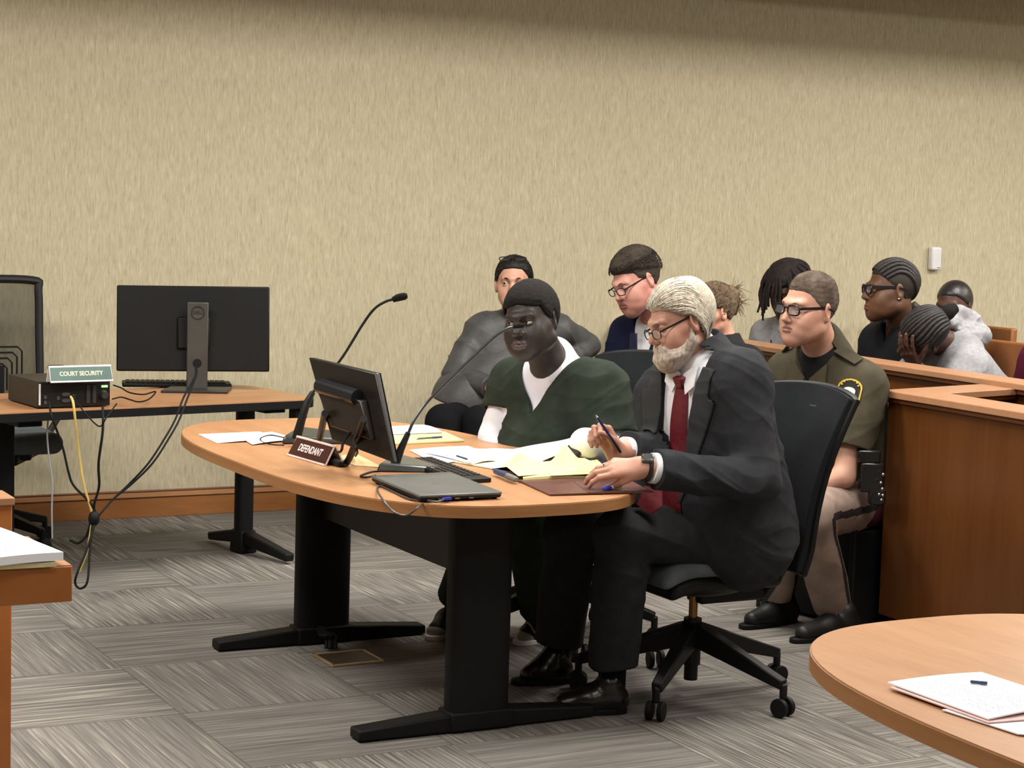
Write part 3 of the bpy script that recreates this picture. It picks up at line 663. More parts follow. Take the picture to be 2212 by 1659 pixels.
# tilted touch monitor, its back to us
def touch_monitor():
    tl, tr, br, bl = Wd(666, 772, 5.98), Wd(811, 806, 5.72), Wd(850, 1000, 5.60), Wd(716, 950, 5.88)
    root = thing('touch_monitor', 'tilted black touch monitor seen from behind on a tube stand on the long table', 'monitor', Wz(740, 965, TZ))
    W0 = np.array(root.location); x = nrm(tr - tl + br - bl); dn = nrm(bl - tl + br - tr); no = nrm(np.cross(x, dn)); no = no if no[1] < 0 else -no  # towards us
    hw = [tl, tr, br, bl]; th = .018; m = MB(); F = [p - no * th for p in hw]; m.hexa([F[3], F[2], br, bl, F[0], F[1], tr, tl]); m.build('housing', pm('touch_black', (30, 25, 22), .4, .4), root, world=W0, bev=.004)
    m = MB(); m.hexa([p for p in [F[3] - no * .002, F[2] - no * .002, F[2], F[3], F[0] - no * .002, F[1] - no * .002, F[1], F[0]]]); m.build('screen', MATS['dark_glass'], root, world=W0)
    L = lambda u, v, h=0: (tl * (1 - u) + tr * u) * (1 - v) + (bl * (1 - u) + br * u) * v + no * h
    m = MB(); m.tube([L(.17, .31, .022), L(.74, .33, .022)], .024, 20); m.build('hinge', pm('hinge_black', (26, 27, 32), .3, .5), root, world=W0, bev=0)
    m = MB(); m.hexa([L(.16, .80, .003), L(.80, .80, .003), L(.80, .80, .022), L(.16, .80, .022), L(.12, .35, .003), L(.80, .35, .003), L(.80, .35, .03), L(.12, .35, .03)]); m.build('cover', pm('cover_brown', (40, 33, 29), .3, .5), root, world=W0, bev=.004)
    m = MB(); v, f = text_mb('elo', .022, .0004); B = np.stack([x, -dn, no], 1); m.add([L(.42, .14, .001) + B @ p for p in v], f); m.build('logo', pm('logo_dark2', (64, 56, 50)), root, world=W0)
    pA, pB = Wz(688, 970, TZ + .012), Wz(753, 1001, TZ + .012); mid = Wz(700, 985, TZ + .012)
    m = MB(); m.tube([Wd(702, 893, 5.82), pA + V3(0, 0, .012), pA + V3(.01, -.02, 0), (pA + pB) / 2 + V3(-.03, -.005, 0), pB + V3(-.03, .0, 0), pB + V3(0, 0, .012), Wd(786, 905, 5.60)], .011, 12, 8); m.build('stand', M_blkp, root, world=W0)
    m = MB(); m.tube([L(.45, .78, .01), Wd(742, 955, 5.7), Wd(736, 975, 5.68), Wz(718, 978, TZ + .01), Wz(730, 990, TZ + .006)], .004, 8, 6); m.tube([L(.6, .78, .01), Wd(765, 950, 5.68), Wd(772, 975, 5.66), Wz(768, 985, TZ + .01)], .0035, 8, 6); m.build('cord', M_blk, root, world=W0)
touch_monitor()
def mic(label, base, stem, rad, head):
    base = np.asarray(base); root = thing('gooseneck_microphone', label, 'microphone', base * V3(1, 1, 0) + V3(0, 0, TZ)); W0 = np.array(root.location)
    return root, W0
# rear microphone
bp = Wz(690, 962, TZ); root, W0 = mic('gooseneck microphone behind the touch monitor, its black head standing against the wall', bp, 0, 0, 0)
m = MB(); q = [Wz(606, 960, TZ), Wz(640, 938, TZ), Wz(790, 948, TZ), Wz(778, 960, TZ)]; qq = [V3(*p[:2], TZ + .001) for p in q]; qt = [V3(*(p * .92 + sum(q) / 4 * .08)[:2], TZ + .03 - .012 * (i in (2, 3))) for i, p in enumerate(q)]
o_ = [0, 1, 2, 3] if np.cross(q[1] - q[0], q[2] - q[1])[2] > 0 else [3, 2, 1, 0]; m.hexa([qq[i] for i in o_] + [qt[i] for i in o_]); m.build('base', pm('mic_base', (52, 54, 54), .35, .5), root, world=W0, bev=.008)
b0 = Wz(640, 948, TZ + .025); d0 = b0[1]; pts = [b0, Wd(652, 905, d0), Wd(664, 868, d0 + .01), Wd(676, 847, d0 + .02)]
MB().tube(pts, [.016, .0135, .012, .009], 14).build('stem_base', M_blkp, root, world=W0)
MB().tube([pts[-1], Wd(735, 778, d0 + .05), Wd(782, 703, d0 + .07), Wd(808, 668, d0 + .07), Wd(832, 652, d0 + .07), Wd(852, 646, d0 + .07)], .0045, 10, 8).build('gooseneck', M_blk, root, world=W0)
m = MB(); m.tube([Wd(848, 648, d0 + .07), Wd(860, 643, d0 + .07), Wd(874, 640, d0 + .07), Wd(880, 639, d0 + .07)], [.009, .0125, .0125, .007], 14, 3); m.build('head', pm('mic_foam', (16, 16, 17), .9, .2, bump=.5, bs=600), root, world=W0)
cable([Wz(614, 962, TZ + .004), Wz(585, 960, TZ + .006), Wz(566, 954, TZ + .006), Wz(564, 946, TZ + .008), Wz(585, 940, TZ + .008), Wz(612, 945, TZ + .01), Wz(636, 950, TZ + .01)], .0022, M_blk, 'thin black cable curling from the rear microphone base over white paper')
# near microphone
b0 = Wz(853, 1003, TZ + .018); d0 = b0[1]; root, W0 = mic('gooseneck microphone beside the laptop reaching up to the face of the man in green', b0, 0, 0, 0)
m = MB(); q = [Wz(812, 1020, TZ), Wz(850, 994, TZ), Wz(905, 1000, TZ), Wz(978, 1022, TZ)]; qq = [V3(*p[:2], TZ + .0008) for p in q]; c4 = sum(q) / 4; qt = [V3(*(p * .9 + c4 * .1)[:2], TZ + (.026 if i < 2 else .014)) for i, p in enumerate(q)]
o_ = [0, 1, 2, 3] if np.cross(q[1] - q[0], q[2] - q[1])[2] > 0 else [3, 2, 1, 0]; m.hexa([qq[i] for i in o_] + [qt[i] for i in o_]); m.build('base', pm('mic_base_glossy', (80, 84, 84), .22, .6), root, world=W0, bev=.006)
MB().tube([b0, Wd(866, 970, d0 + .01), Wd(882, 935, d0 + .03)], [.015, .0115, .0085], 14).build('stem_base', M_blkp, root, world=W0)
gp = [Wd(882, 936, d0 + .02), Wd(895, 908, d0 + .03), Wd(922, 870, d0 + .05), Wd(965, 826, d0 + .09), Wd(1020, 772, d0 + .14), Wd(1062, 732, d0 + .18), Wd(1090, 713, d0 + .20), Wd(1108, 706, d0 + .21)]
MB().tube(gp, .0048, 10, 8).build('gooseneck', pm('neck_dark', (42, 44, 44), .3, .5), root, world=W0)
m = MB(); m.tube([gp[-1], Wd(1114, 704, d0 + .22), Wd(1124, 703, d0 + .23), Wd(1131, 703, d0 + .235)], [.006, .0085, .009, .006], 14, 3); m.build('head', MATS['mic_foam'], root, world=W0)
cable([Wz(820, 1018, TZ + .006), Wz(800, 1020, TZ + .004), Wz(779, 1028, TZ + .004), Wz(790, 1031, TZ + .004), Wz(812, 1027, TZ + .004)], .003, M_blk, 'short dark cable loop at the left of the near microphone base')
sheet('paper_sheet', 'thin beige sheet under the touch monitor stand', [(725, 985), (770, 980), (828, 1010), (765, 1005)], TZ + .0015, pm('beige_paper', (214, 182, 134), .7), th=.001)

# ------------------------------------------------------------------ left foreground desk
cn = Wz(157, 1222, .75); root = thing('clerk_desk', 'thick edged cherry wood desk corner cut off at the left foreground', 'desk', cn * V3(1, 1, 0), ANG)
M_fr = wood('cherry_light', (178, 112, 58), (154, 90, 42), (2.5, 2.5, 3), .35, spec=.35)
MB().box((-.75, .19, .711), (1.5, .38, .078)).build('desktop', [M_fr], root, bev=.003)
MB().box((-.75, .19, .7505), (1.496, .376, .002)).build('top_veneer', M_cap, root)
MB().box((-.75 - .145, .21, .336), (1.5, .34, .672)).build('cabinet', wood('cherry_dark', (138, 82, 40), (112, 62, 26), (5, 5, .8), .35), root, bev=.002)
e = Wd(27, 1083, 4.75); root = thing('wooden_post', 'squared cherry wood post end at the far left behind the clerk desk', 'post', e * V3(1, 1, 0), ANG)
MB().box((-.3, .06, e[2] / 2), (.6, .12, e[2] - .01)).build('panel', M_fr, root, bev=.003); MB().box((-.3, .06, e[2] + .0), (.61, .13, .02)).build('cap', M_cap, root, bev=.003)
DZ = .752
sheet('folder', 'cream folders under the printed stack on the clerk desk', [(-90, 1130), (20, 1162), (122, 1214), (-60, 1224)], DZ + .011, PC, cat='folder', th=.010)
sheet('paper_stack', 'thick stack of printed pages on the clerk desk at the left edge', [(-80, 1118), (30, 1150), (137, 1193), (-60, 1212)], DZ + .030, paper_mat('form_paper', (240, 240, 246), (150, 154, 176), 16, .62), lambda u, v: .003 * math.sin(3 * u), cat='papers', th=.018)
# papers on the near right table
Z2 = TZ + .003
sheet('paper_sheet', 'white lower pages sticking out of the stack on the near right table', [(2035, 1532), (2300, 1520), (2400, 1600), (2200, 1585)], Z2 + .001, PP, th=.002)
sheet('paper_sheet', 'pink page showing under the printed page on the near right table', [(1922, 1484), (2140, 1462), (2330, 1545), (2135, 1560)], Z2 + .004, pm('pink_paper', (232, 196, 190), .8), th=.002)
sheet('paper_sheet', 'top printed page with a bright edge on the near right table', [(1918, 1473), (2120, 1452), (2330, 1520), (2135, 1552)], Z2 + .008, PW, lambda u, v: .003 * math.sin(3 * u), th=.0025)
pen('small blue grey clip lying on the printed page at the near right table', Wz(2095, 1472, Z2 + .0145), Wz(2133, 1476, Z2 + .0145), .003, M_navy, name='paper_clip')

# ------------------------------------------------------------------ chairs
M_fab = pm('charcoal_mesh_fabric', (30, 33, 36), .9, .15, bump=.4, bs=500); M_seat = pm('slate_cushion', (100, 107, 111), .9, .15, bump=.3, bs=500)
def task_chair(label, P, face, star, panel=None, seat_r=(.235, .235), zs=.49, star_r=.335, group='black task chairs'):
    """P floor point under the column; face = facing direction angle"""
    root = thing('office_chair', label, 'office chair', P * V3(1, 1, 0), 0, group); W0 = np.array(root.location)
    f = V3(math.cos(face), math.sin(face), 0); l = V3(-f[1], f[0], 0); R = np.stack([f, l, V3(0, 0, 1)], 1)
    sf = U([s_box((.02, 0, zs - .025), (seat_r[0], seat_r[1], .035), r=.034)])
    g = lambda Pq: smax(sf(Pq * V3(1, 1, 1) + np.stack([0 * Pq[:, 0], 0 * Pq[:, 0], np.clip(Pq[:, 0] - .12, 0, 1) ** 2 * 2.2], 1)), -(L2(Pq - V3(0, 0, 9)) - 0) , .01) if False else sf(Pq + np.stack([0 * Pq[:, 0], 0 * Pq[:, 0], np.clip(Pq[:, 0] - .12, 0, 1) ** 2 * 2.4], 1))
    V, F = mesh_sdf(g, (-.27, -.28, zs - .13), (.30, .28, zs + .03), .007); link('seat', mesh_from('seat', V @ R.T, F, M_seat, None, True, 0), root)
    sh = U([s_box((.0, 0, zs - .085), (.21, .20, .03), r=.028), s_ell((-.02, 0, zs - .115), (.17, .13, .045))], .05)
    V, F = mesh_sdf(lambda Pq: sh(Pq + np.stack([0 * Pq[:, 0], 0 * Pq[:, 0], np.clip(Pq[:, 0] - .10, 0, 1) ** 2 * 2.2], 1)), (-.25, -.24, zs - .21), (.26, .24, zs - .04), .008); link('seat_shell', mesh_from('seat_shell', V @ R.T, F, M_blkp, None, True, 0), root)
    m = MB(); m.tube([V3(0, 0, .10), V3(0, 0, .25)], .029, 18); m.tube([V3(0, 0, .05), V3(0, 0, .11)], .022, 18); m.ball((0, 0, .205), (.045, .045, .045)); hub = m.build('hub', M_blkp, root)
    MB().tube([V3(0, 0, .25), V3(0, 0, zs - .15)], .014, 16).build('gas_column', M_brass, root)
    for a in star:
        d = V3(math.cos(R_(a)), math.sin(R_(a)), 0); m = MB(); m.beam(d * .02 + V3(0, 0, .20), d * star_r + V3(0, 0, .10), .05, .075, w2=.034, h2=.032); m.tube([d * star_r + V3(0, 0, .105), d * star_r + V3(0, 0, .055)], .012, 10); lg = m.build('base_leg', M_blkp, root, bev=.006)
        s = V3(-d[1], d[0], 0); m = MB(); c = d * (star_r + .0) + V3(0, 0, .0305)
        for k in (-1, 1): m.cyl(c + s * k * .010, c + s * k * .027, .030, seg=22)
        m.build('caster', M_blk, lg, bev=.003)
    # back: bilinear curved panel
    pn = panel or [V3(-.30, .22, 1.04), V3(-.30, -.22, 1.04), V3(-.24, -.16, .52), V3(-.24, .16, .52)]
    if panel is None: pn = [R @ p for p in pn]
    else: pn = [p - W0 for p in pn]
    fn_ = lambda u, v: (pn[0] * (1 - u) + pn[1] * u) * (1 - v) + (pn[3] * (1 - u) + pn[2] * u) * v - f * .05 * math.sin(math.pi * u) * (1 - .3 * v) + f * .03 * math.sin(math.pi * min(1, v * 1.15)) + V3(0, 0, .028) * math.sin(math.pi * u) ** .7 * (1 - v) ** 2
    MB().grid(fn_, 16, 20, .022).build('backrest', M_fab, root, bev=.004)
    m = MB(); e = [fn_(0, v) for v in np.linspace(0, 1, 12)] + [fn_(u, 1) for u in np.linspace(.1, 1, 6)] + [fn_(1, v) for v in np.linspace(.95, 0, 12)] + [fn_(u, 0) for u in np.linspace(.95, .05, 10)]
    m.tube([p - f * .008 for p in e], .011, 8, closed=True); m.build('back_frame', M_blkp, root)
    bb = fn_(.5, .9); m = MB(); m.beam(V3(0, 0, zs - .165), R @ V3(-.25, 0, zs - .165), .09, .04); m.beam(R @ V3(-.25, 0, zs - .18), bb - f * .035, .07, .035, up=f); m.build('tilt_bar', M_blkp, root, bev=.008)
    return root, fn_
cc = V3(.60, 6.12, 0); nt, nb = Wd(1846, 866, 6.0), Wd(1733, 1240, 6.0)
ch, fb_ = task_chair('black mesh task chair on casters under the grey haired man in the suit', cc, R_(208), (-112, -43, 33, 104, 176), [nt + V3(-.27, .38, .0), nt, nb, nb + V3(-.18, .26, 0)], zs=.485, star_r=.36)
p_ = Wd(1757, 876, 6.07); MB().box(p_ - np.array(ch.location) , (.03, .003, .004), frame(V3(0, 0, 1), V3(.57, -.82, 0))).build('badge', M_chr, ch)
task_chair('black task chair behind the man in green, mostly hidden by him', V3(.20, 6.86, 0), R_(224), (-80, -8, 64, 136, 208), [V3(.31, 7.12, 1.0), V3(.62, 6.82, 1.0), V3(.52, 6.82, .5), V3(.26, 7.06, .5)])
# mesh chair behind the side table
P = Wd(-25, 1000, 8.35) * V3(1, 1, 0); f_ = -N; root = thing('office_chair', 'grey mesh backed office chair behind the side table at the far left', 'office chair', P, ANG); pb = (Wd(-25, 700, 8.55) - P); y0 = .20
m = MB(); pts = [(-.27, y0, .66), (-.275, y0 + .03, .9), (-.275, y0 + .05, 1.10), (-.255, y0 + .055, 1.145), (0, y0 + .06, 1.15), (.255, y0 + .055, 1.145), (.275, y0 + .05, 1.10), (.275, y0 + .03, .9), (.27, y0, .66), (.24, y0, .60), (0, y0 + .02, .58), (-.24, y0, .60)]
m.tube([V3(*p) for p in pts], .019, 10, 5, closed=True); m.build('back_frame', pm('dark_frame', (26, 24, 30), .5), root)
t = NT('sheer_mesh', .8, .2); co = t.coord(); t.base(lin((62, 60, 50))); tr = t.node('ShaderNodeBsdfTransparent'); mx = t.node('ShaderNodeMixShader'); mx.inputs[0].default_value = .72
t.link(tr.outputs[0], mx.inputs[1]); t.link(t.b.outputs[0], mx.inputs[2]); t.link(mx.outputs[0], t.n['Material Output'].inputs[0])
m = MB(); m.grid(lambda u, v: V3(-.26 + .52 * u, y0 + .02 + .04 * v - .01 * math.sin(math.pi * u), .60 + .54 * v), 8, 8); m.build('mesh_back', t.m, root)
m = MB()
for k in range(4):
    w, h = .19 - .022 * k, .17 - .02 * k; m.tube([V3(-w, y0 - .005, .66), V3(-w, y0 - .005, .62 + h * 1.25), V3(-w + .02, y0 - .005, .64 + h * 1.25), V3(w - .02, y0 - .005, .64 + h * 1.25), V3(w, y0 - .005, .62 + h * 1.25), V3(w, y0 - .005, .66)], .0042, 6)
m.box((0, y0 - .01, .70), (.22, .015, .14)); m.build('lumbar_support', M_blkp, root)
m = MB(); m.box((.33, .03, .76), (.075, .26, .028)); m.tube([V3(.31, .06, .74), V3(.32, .06, .55), V3(.25, .05, .44)], .015, 10); m.build('armrest', pm('arm_brown_black', (58, 46, 40), .5), root, bev=.01)
m = MB(); m.box((-.33, .03, .76), (.075, .26, .028)); m.tube([V3(-.31, .06, .74), V3(-.32, .06, .55), V3(-.25, .05, .44)], .015, 10); m.build('armrest', MATS['arm_brown_black'], root, bev=.01)
V, F = mesh_sdf(s_box((0, -.06, .475), (.255, .245, .045), r=.044), (-.3, -.35, .4), (.3, .25, .55), .01); link('seat', mesh_from('seat', V, F, M_seat, None, True, 0), root)
m = MB(); m.box((0, -.02, .415), (.3, .28, .05)); m.beam((0, .04, .38), (.22, .20, .50), .06, .05); m.beam((.05, -.2, .40), (.3, .18, .42), .05, .05); m.build('mechanism', M_blkp, root, bev=.01)
MB().tube([V3(0, 0, .12), V3(0, 0, .40)], .025, 14).build('gas_column', M_blk, root)
for a in range(5):
    d = V3(math.cos(R_(a * 72 + 20)), math.sin(R_(a * 72 + 20)), 0); m = MB(); m.beam(d * .02 + V3(0, 0, .15), d * .29 + V3(0, 0, .09), .05, .06, w2=.035, h2=.03); m.tube([d * .29 + V3(0, 0, .1), d * .29 + V3(0, 0, .05)], .012, 10); lg = m.build('base_leg', M_blkp, root, bev=.005)
    m = MB(); s = V3(-d[1], d[0], 0); m.cyl(d * .29 + s * -.025 + V3(0, 0, .0305), d * .29 + s * .025 + V3(0, 0, .0305), .03); m.build('caster', M_blk, lg)
def guest_chair(label, P, face, group='dark guest chairs', seatm=None):
    root = thing('guest_chair', label, 'chair', P * V3(1, 1, 0), face - R_(90), group)   # local +y = facing
    sm = seatm or pm('maroon_upholstery', (64, 18, 30), .9, .15, bump=.3, bs=400)
    V, F = mesh_sdf(s_box((0, 0, .42), (.25, .25, .04), r=.035), (-.3, -.3, .34), (.3, .3, .5), .012); link('seat', mesh_from('seat', V, F, sm, None, True, 0), root)
    MB().grid(lambda u, v: V3(-.24 + .48 * u, -.25 - .07 * v, .46 + .34 * v), 6, 6, .04).build('backrest', sm, root, bev=.01)
    for sx in (-1, 1):
        for y, tp in ((.22, .40), (-.24, .80)): MB().tube([V3(sx * .24, y, .0), V3(sx * .24, y - .06 * (tp > .5), tp)], .013, 8).build('leg', M_blk, root)
    return root
# ------------------------------------------------------------------ people
def skin(name, c, c2, lips, rough=.5):
    a = pm(name, c, rough, .35, c2=c2, ns=9, lo=.35, hi=.7, bump=.12, bs=260); b = pm(name + '_lips', lips, .45, .4)
    return [a, b]
M_iris = pm('iris_brown', (36, 24, 18), .15, .6); M_sclera = pm('eye_white', (205, 198, 192), .25, .5); M_irisb = pm('iris_grey', (70, 80, 88), .15, .6)
def hair_mat(name, c, c2, st=(40, 40, 6), rough=.55, bump=.6, bs=60, spec=.35):
    return pm(name, c, rough, spec, c2=c2, ns=4, st=st, bump=bump, bs=bs, bst=(3, 3, .6), lo=.35, hi=.65, bd=.004)
def cran_of(f, P):
    d = None
    for fn, k in f: e = fn(P); d = e if d is None else smin(d, e, k)
    return d
class Head:
    def __init__(s, c, yaw, pitch, roll, sc=1.0, **o):
        s.c = np.asarray(c, float); s.R = o['R'] if 'R' in o else Rz(R_(yaw)) @ Rx(R_(pitch)) @ Ry(R_(roll)); s.sc = sc; s.o = o
        g = o.get; jw = g('jaw', 1.0); fat = g('fat', 0.0); ln = g('nose', 1.0); nw = g('nosew', 1.0); lip = g('lip', 1.0); mw = g('mw', 1.15); ch = g('chin', 0.0); br = g('brow', 1.0)
        f = [(s_ell((0, -.014, .030), (.0745, .096, .088)), 0), (s_ell((0, .022, -.030), (.061 * jw + fat * .4, .068, .080)), .03)]
        for sx in (-1, 1):
            f.append((s_cap((sx * .050 * jw + sx * fat * .5, .002, -.064), (sx * .016, .068, -.100 - ch), .017 + fat, .018 + fat * .5), .045))
            f.append((s_cap((sx * .047, .050, -.026), (sx * .058, .020, -.016), .018 + fat * .5, .015), .025))
            f.append((s_cap((sx * .010, .0935, .019), (sx * .041, .076, .021), .0085 * br, .008 * br), .022))
            f.append((s_cap((sx * .034, .062, -.052), (sx * .030, .066, -.070), .022 + fat, .020 + fat), .03))
        f.append((s_ell((0, .079, -.104 - ch), (.021, .014, .016)), .02)); f.append((s_ell((0, .070, -.066), (.032, .022, .026)), .02))
        s.base_parts = f
        eyes = [V3(sx * .0315, .0745, .001) for sx in (-1, 1)]; s.eyes = eyes
        sock = [s_ell(e + V3(0, .020, -.001), (.0200, .017, .0135)) for e in eyes]
        lid = [s_ell(e + V3(0, .0002, 0), (.0150, .0142, .0140)) for e in eyes]; opn = g('open', .0042)
        nose = [s_cap((0, .0880, .012), (0, .1095 + .003 * ln, -.030 * ln), .0066, .0088 * nw), s_ell((0, .097, -.027 * ln), (.0150 * nw, .0135, .0200))]
        wings = [s_ell((sx * .0125 * nw, .0960, -.0345 * ln), (.0072 * nw, .0100, .0072)) for sx in (-1, 1)]; nost = [s_ell((sx * .0072 * nw, .1010, -.0440 * ln), (.0032, .0048, .0032)) for sx in (-1, 1)]
        mz = -.066
        def sy(x, z):
            y0, y1 = .05, .13
            for _ in range(16):
                ym = (y0 + y1) / 2
                if s._cr(np.array([[x, ym, z]]))[0] < 0: y0 = ym
                else: y1 = ym
            return y0
        s._cr = lambda P: (lambda d: d)(cran_of(f, P))
        xs = np.array([-.024, -.013, 0, .013, .024]) * mw * .98; shp = 1 - (np.abs(np.array([-1, -.54, 0, .54, 1])) ** 2)
        pu = [V3(x, sy(x, mz + .004) + .0014 * k * lip - .0022, mz - .0012 + .0065 * k ** .7) for x, k in zip(xs, shp)]; pl = [V3(x, sy(x, mz - .006) + .0008 * k * lip - .0024, mz - .0022 - .0060 * k ** .7) for x, k in zip(xs, shp)]
        ru = [.0022 + .0034 * lip * k ** .6 for k in shp]; rl = [.0022 + .0042 * lip * k ** .6 for k in shp]
        ul = U([s_cap(pu[i], pu[i + 1], ru[i], ru[i + 1]) for i in range(4)], .003); ll = U([s_cap(pl[i], pl[i + 1], rl[i], rl[i + 1]) for i in range(4)], .003)
        pc = [(pu[i] + pl[i]) / 2 + V3(0, .0042 * (.4 + .6 * shp[i]), .0004) for i in range(5)]; crease = U([s_cap(pc[i], pc[i + 1], .0013) for i in range(4)])
        ears = []
        for sx in (-1, 1):
            Re = Rz(R_(-sx * 24)) @ Rx(R_(-10)); ec = V3(sx * .0775, -.012, -.006)
            ears.append((s_ell(ec, (.0075, .0195, .0315), Re), s_ell(ec + V3(sx * .0085, .003, .003), (.0055, .0105, .0165), Re), s_ell(ec + V3(0, .004, -.024), (.0065, .0095, .011), Re)))
        s.ul, s.ll = ul, ll
        def cran(P):
            d = None
            for fn, k in f: e = fn(P); d = e if d is None else smin(d, e, k)
            return d
        s.cran = cran
        def head(P):
            d = cran(P)
            for q in sock: d = smax(d, -q(P), .012)
            d = smin(d, smin(nose[0](P), nose[1](P), .012), .012)
            for q in wings: d = smin(d, q(P), .006)
            for q in nost: d = smax(d, -q(P), .003)
            for q, e in zip(lid, eyes):
                l = q(P); z = P[:, 2] - e[2]; gap = opn - np.abs(z + .0012 - .0) - np.abs(P[:, 0] - e[0]) * .12; d = smin(d, smax(l, gap, .0012), .004)
            d = smin(d, ul(P), .003); d = smin(d, ll(P), .003); d = smax(d, -crease(P), .002)
            for a, b, c in ears:
                e = smin(a(P), c(P), .008); e = smax(e, -b(P), .004); d = smin(d, e, .006)
            if 'neck_l' in s.o: pass
            return d
        s.head = head
    def loc(s, P): return (P - s.c) @ s.R / s.sc
    def w(s, p): return s.c + s.R @ (np.asarray(p, float) * s.sc)
    def sdf(s, P): return s.head(s.loc(P)) * s.sc
    def lips(s, P):
        q = s.loc(P); return (np.minimum(s.ul(q), s.ll(q)) < .0007) & (q[:, 1] > .075)
    def eye_objs(s, parent, W0, iris=None, gaze=(0, 0)):
        for e in s.eyes:
            m = MB(); Rg = s.R @ Rz(R_(gaze[0])) @ Rx(R_(gaze[1])) @ np.stack([V3(1, 0, 0), V3(0, 0, -1), V3(0, 1, 0)], 1); m.ball((0, 0, 0), .0128 * s.sc, None, 20, 20)
            m.i = [1 if np.mean([m.v[k][2] for k in fc]) > .0128 * s.sc * .86 else 0 for fc in m.f]; m.v = [s.w(e) + Rg @ p for p in m.v]
            m.build('eye', [M_sclera, iris or M_iris], parent, world=W0)
    def brows(s, parent, W0, mat, th=.0036, dz=.0):
        for sx in (-1, 1):
            pts = []
            for x, z in ((.012, .0175), (.022, .0215), (.034, .0225), (.046, .0165)):
                y = .12
                for _ in range(20): y -= max(.0003, float(s.cran(np.array([[sx * x, y, z + dz]]))[0]) * .8)
                pts.append(s.w((sx * x, y + .0008, z + dz)))
            MB().tube(pts, [th * .8 * s.sc, th * s.sc, th * .9 * s.sc, th * .4 * s.sc], 7, 4).build('eyebrow', mat, parent, world=W0)
    def hair(s, name, parent, W0, mat, line, t=.008, h=.003, nf=None, extra=None, k=.012, low=None):
        """line: hairline height by azimuth 0 (front) .. 180 (back) in degrees"""
        az = [a for a, _ in line]; zz = [b for _, b in line]
        def f(P):
            q = s.loc(P); a = np.degrees(np.arctan2(np.abs(q[:, 0]), q[:, 1] + .01)); hz = np.interp(a, az, zz); e = np.clip((q[:, 2] - hz) / k, -1, 1)
            tt = t(q) if callable(t) else t
            d = s.cran(q) - tt * (e * .5 + .5) + .011 * (e < 0) * (-e)
            if nf is not None: d = d + nf(q)
            d = smax(d, (hz - .022 - q[:, 2]), .004)
            if extra is not None: d = extra(q, d)
            return d * s.sc
        r = .17 * s.sc; return sdf_obj(name, f, s.c - r, s.c + r, h, mat, parent, W0)
    def strands(s, name, parent, W0, mat, starts, dirf, n=14, ds=.008, r=.0013, off=(.010, .016), seed=1, seg=4, taper=.35, wob=.0):
        rs = np.random.RandomState(seed); q = np.asarray(starts, float).copy(); K = len(q); t = rs.uniform(off[0], off[1], K) if np.isscalar(off[0]) else off; path = []; rn = rs.randn(K, 3) * wob
        def pr(q, t):
            for _ in range(3):
                d = s.cran(q) - t; e = .002; g = np.stack([s.cran(q + np.eye(3)[i] * e) - s.cran(q - np.eye(3)[i] * e) for i in range(3)], 1); g /= np.maximum(L2(g), 1e-6)[:, None]; q = q - g * d[:, None]
            return q, g
        q, g = pr(q, t)
        for i in range(n):
            path.append(q.copy()); d = dirf(q, i / n) + rn; d = d - g * (d * g).sum(1)[:, None] * .9; d /= np.maximum(L2(d), 1e-6)[:, None]; q = q + d * ds; q, g = pr(q, t * (1 - .15 * i / n))
        X = np.array(path); T = np.gradient(X, axis=0); T /= np.maximum(np.linalg.norm(T, axis=2, keepdims=True), 1e-9); G = X - V3(0, 0, .02); a = np.cross(T, G); a /= np.maximum(np.linalg.norm(a, axis=2, keepdims=True), 1e-9); b = np.cross(T, a)
        rr = r * (1 - (1 - taper) * np.abs(np.linspace(-.6, 1, n)) ** 2)[:, None, None]; th = [2 * math.pi * k / seg for k in range(seg)]
        V = np.stack([X + rr * (math.cos(x) * a + math.sin(x) * b) for x in th], 2); V = V.transpose(1, 0, 2, 3).reshape(-1, 3); V = (s.c + (V * s.sc) @ s.R.T) - np.asarray(W0)
        base = (np.arange(K) * n * seg)[:, None, None] + (np.arange(n - 1) * seg)[None, :, None]; k = np.arange(seg)[None, None, :]; k2 = (k + 1) % seg
        F = np.stack(np.broadcast_arrays(base + k, base + k2, base + seg + k2, base + seg + k), -1).reshape(-1, 4)
        return link(name, mesh_from(name, V, F, mat, None, True, 0), parent)
    def scalp(s, N_, line, seed=0, zmax=.13):
        rs = np.random.RandomState(seed); d = rs.randn(N_ * 4, 3); d /= L2(d)[:, None]; q = V3(0, -.012, .02) + d * .10
        for _ in range(4): q = q - d * s.cran(q)[:, None]
        a = np.degrees(np.arctan2(np.abs(q[:, 0]), q[:, 1] + .01)); hz = np.interp(a, [x for x, _ in line], [z for _, z in line]); return q[q[:, 2] > hz + .002][:N_]
    def glasses(s, parent, W0, mat, y=.104, z=-.002, w=.024, hh=.017, n=2.6, r=.0016, lens=True, drop=0.0, ear=-.02, x0=.033, tilt=0.0, temple=True, halo=False):
        rims = []; lm = pm('clear_lens', (235, 240, 240), .05, .5)
        if 'glass_ok' not in MATS:
            t = NT('glass_ok', .05, .5); tr = t.node('ShaderNodeBsdfTransparent'); mx = t.node('ShaderNodeMixShader'); mx.inputs[0].default_value = .12; t.link(tr.outputs[0], mx.inputs[1]); t.link(t.b.outputs[0], mx.inputs[2]); t.link(mx.outputs[0], t.n['Material Output'].inputs[0]); t.base(lin((220, 225, 228))); MATS['glass_ok'] = t.m
        g = None
